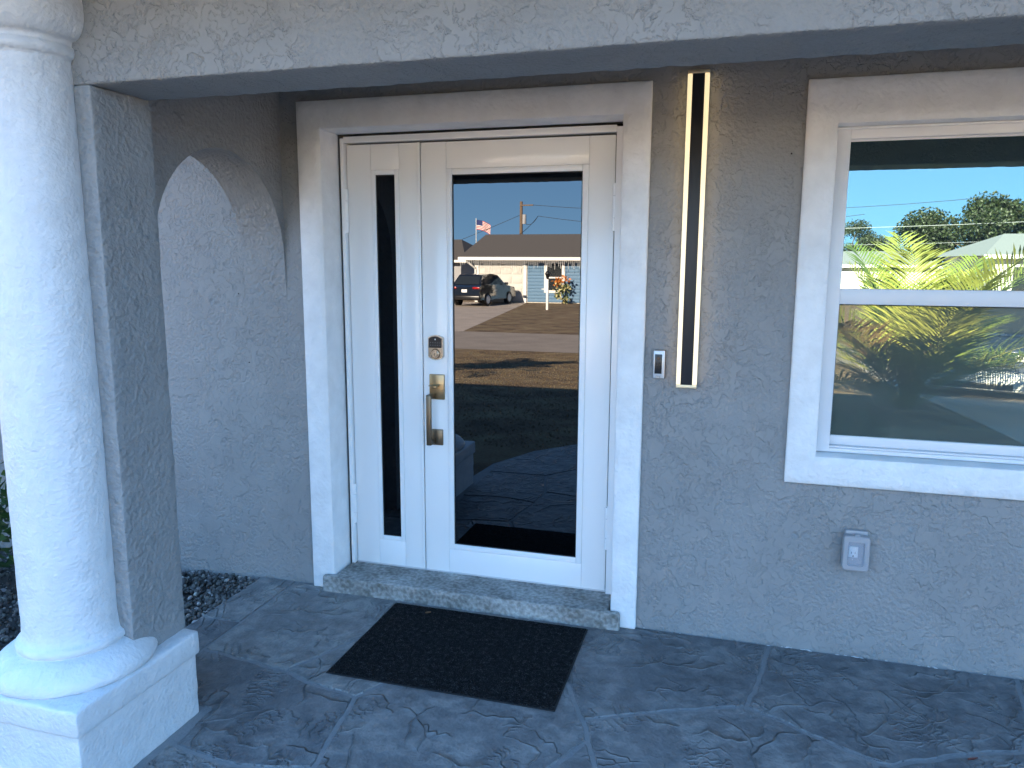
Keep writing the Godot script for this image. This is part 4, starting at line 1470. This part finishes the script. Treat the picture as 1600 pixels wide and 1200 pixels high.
	# houses and trees mirrored in the window
	var w1 := gable_house("neighbour_house", Vector3(9.6, g, 52.0), Vector3(8.0, 2.2, 9.0), 1.0, 0.6, mat.white_wall, mat.pale_roof, "low white house with pale roof behind the palm, mirrored in the window")
	put("door", flat_box(Vector3(1.2, 0, -0.05), Vector3(2.2, 2.0, -0.004)), mat.grey_plastic, w1)
	var w2 := gable_house("neighbour_house", Vector3(19.5, g, 42.0), Vector3(11.0, 2.75, 10.0), 1.3, 0.7, mat.white_wall, mat.pale_roof, "white house with small window at the mirrored right edge of the window")
	put("window", flat_box(Vector3(-4.6, 0.9, -0.05), Vector3(-4.0, 2.2, -0.004)), mat.dark_pane, w2)
	put("window", flat_box(Vector3(-2.2, 0.9, -0.05), Vector3(-0.8, 2.2, -0.004)), mat.dark_pane, w2)
	tree(Vector3(9.8, g, 66.0), 5.9, 3.6, 15000, Color(0.03, 0.04, 0.016), "broad tree at the window's mirrored left", "trees beyond the street")
	tree(Vector3(19.5, g, 62.0), 7.6, 5.4, 26000, Color(0.026, 0.036, 0.013), "tall spreading tree behind the white house, mirrored in the window", "trees beyond the street")
	tree(Vector3(27.5, g, 66.0), 6.2, 4.0, 12000, Color(0.04, 0.06, 0.02), "tree beyond the street past the white house", "trees beyond the street")
	tree(Vector3(-26.2, g, 68.0), 4.7, 2.6, 9000, Color(0.05, 0.065, 0.03), "tree left of the blue house, mirrored in the door", "trees beyond the street")
	tree(Vector3(-31.0, g, 66.0), 5.4, 3.6, 9000, Color(0.05, 0.065, 0.03), "far tree well left of the blue house", "trees beyond the street")
	tree(Vector3(-21.0, g, 74.0), 5.6, 0.45, 500, Color(0.05, 0.07, 0.03), "slim treetop peeping over the blue house's roof", "trees beyond the street")
	tree(Vector3(-19.9, g, 74.0), 5.2, 0.8, 700, Color(0.05, 0.07, 0.03), "small bushy treetop beside the utility pole", "trees beyond the street")
	var sp := gable_house("neighbour_house", Vector3(-23.5, g, 48.0), Vector3(12.0, 2.4, 8.0), 1.6, 0.6, mat.grey_plastic, mat.shingle, "grey house left of the blue house, mirrored in the door edge")
	# street wires over the far lots
	var u2 := thing("utility_pole", Vector3(33.0, g, 58.0))
	tag(u2, "utility pole past the white houses carrying the street wires", "utility pole")
	st = start()
	tube(st, Vector3(0, -0.3, 0), Vector3(0, 7.6, 0), 0.18, 0.13, 9)
	put("pole", done(st), mat.wood_pole, u2)
	st = start()
	sag(st, Vector3(0, 5.9, 0), Vector3(-40, 4.75, 0), 0.35, 0.02)
	sag(st, Vector3(0, 4.6, 0), Vector3(-40, 3.7, 0), 0.4, 0.012)
	put("wire", done(st), mat.grey_plastic, u2)

func sag(st: SurfaceTool, a: Vector3, b: Vector3, drop: float, thick := 0.022) -> void:
	var n := 12
	for i in n:
		var t0 := float(i) / n
		var t1 := float(i + 1) / n
		tube(st, a.lerp(b, t0) - Vector3(0, drop * 4 * t0 * (1 - t0), 0), a.lerp(b, t1) - Vector3(0, drop * 4 * t1 * (1 - t1), 0), thick, thick, 5, false)
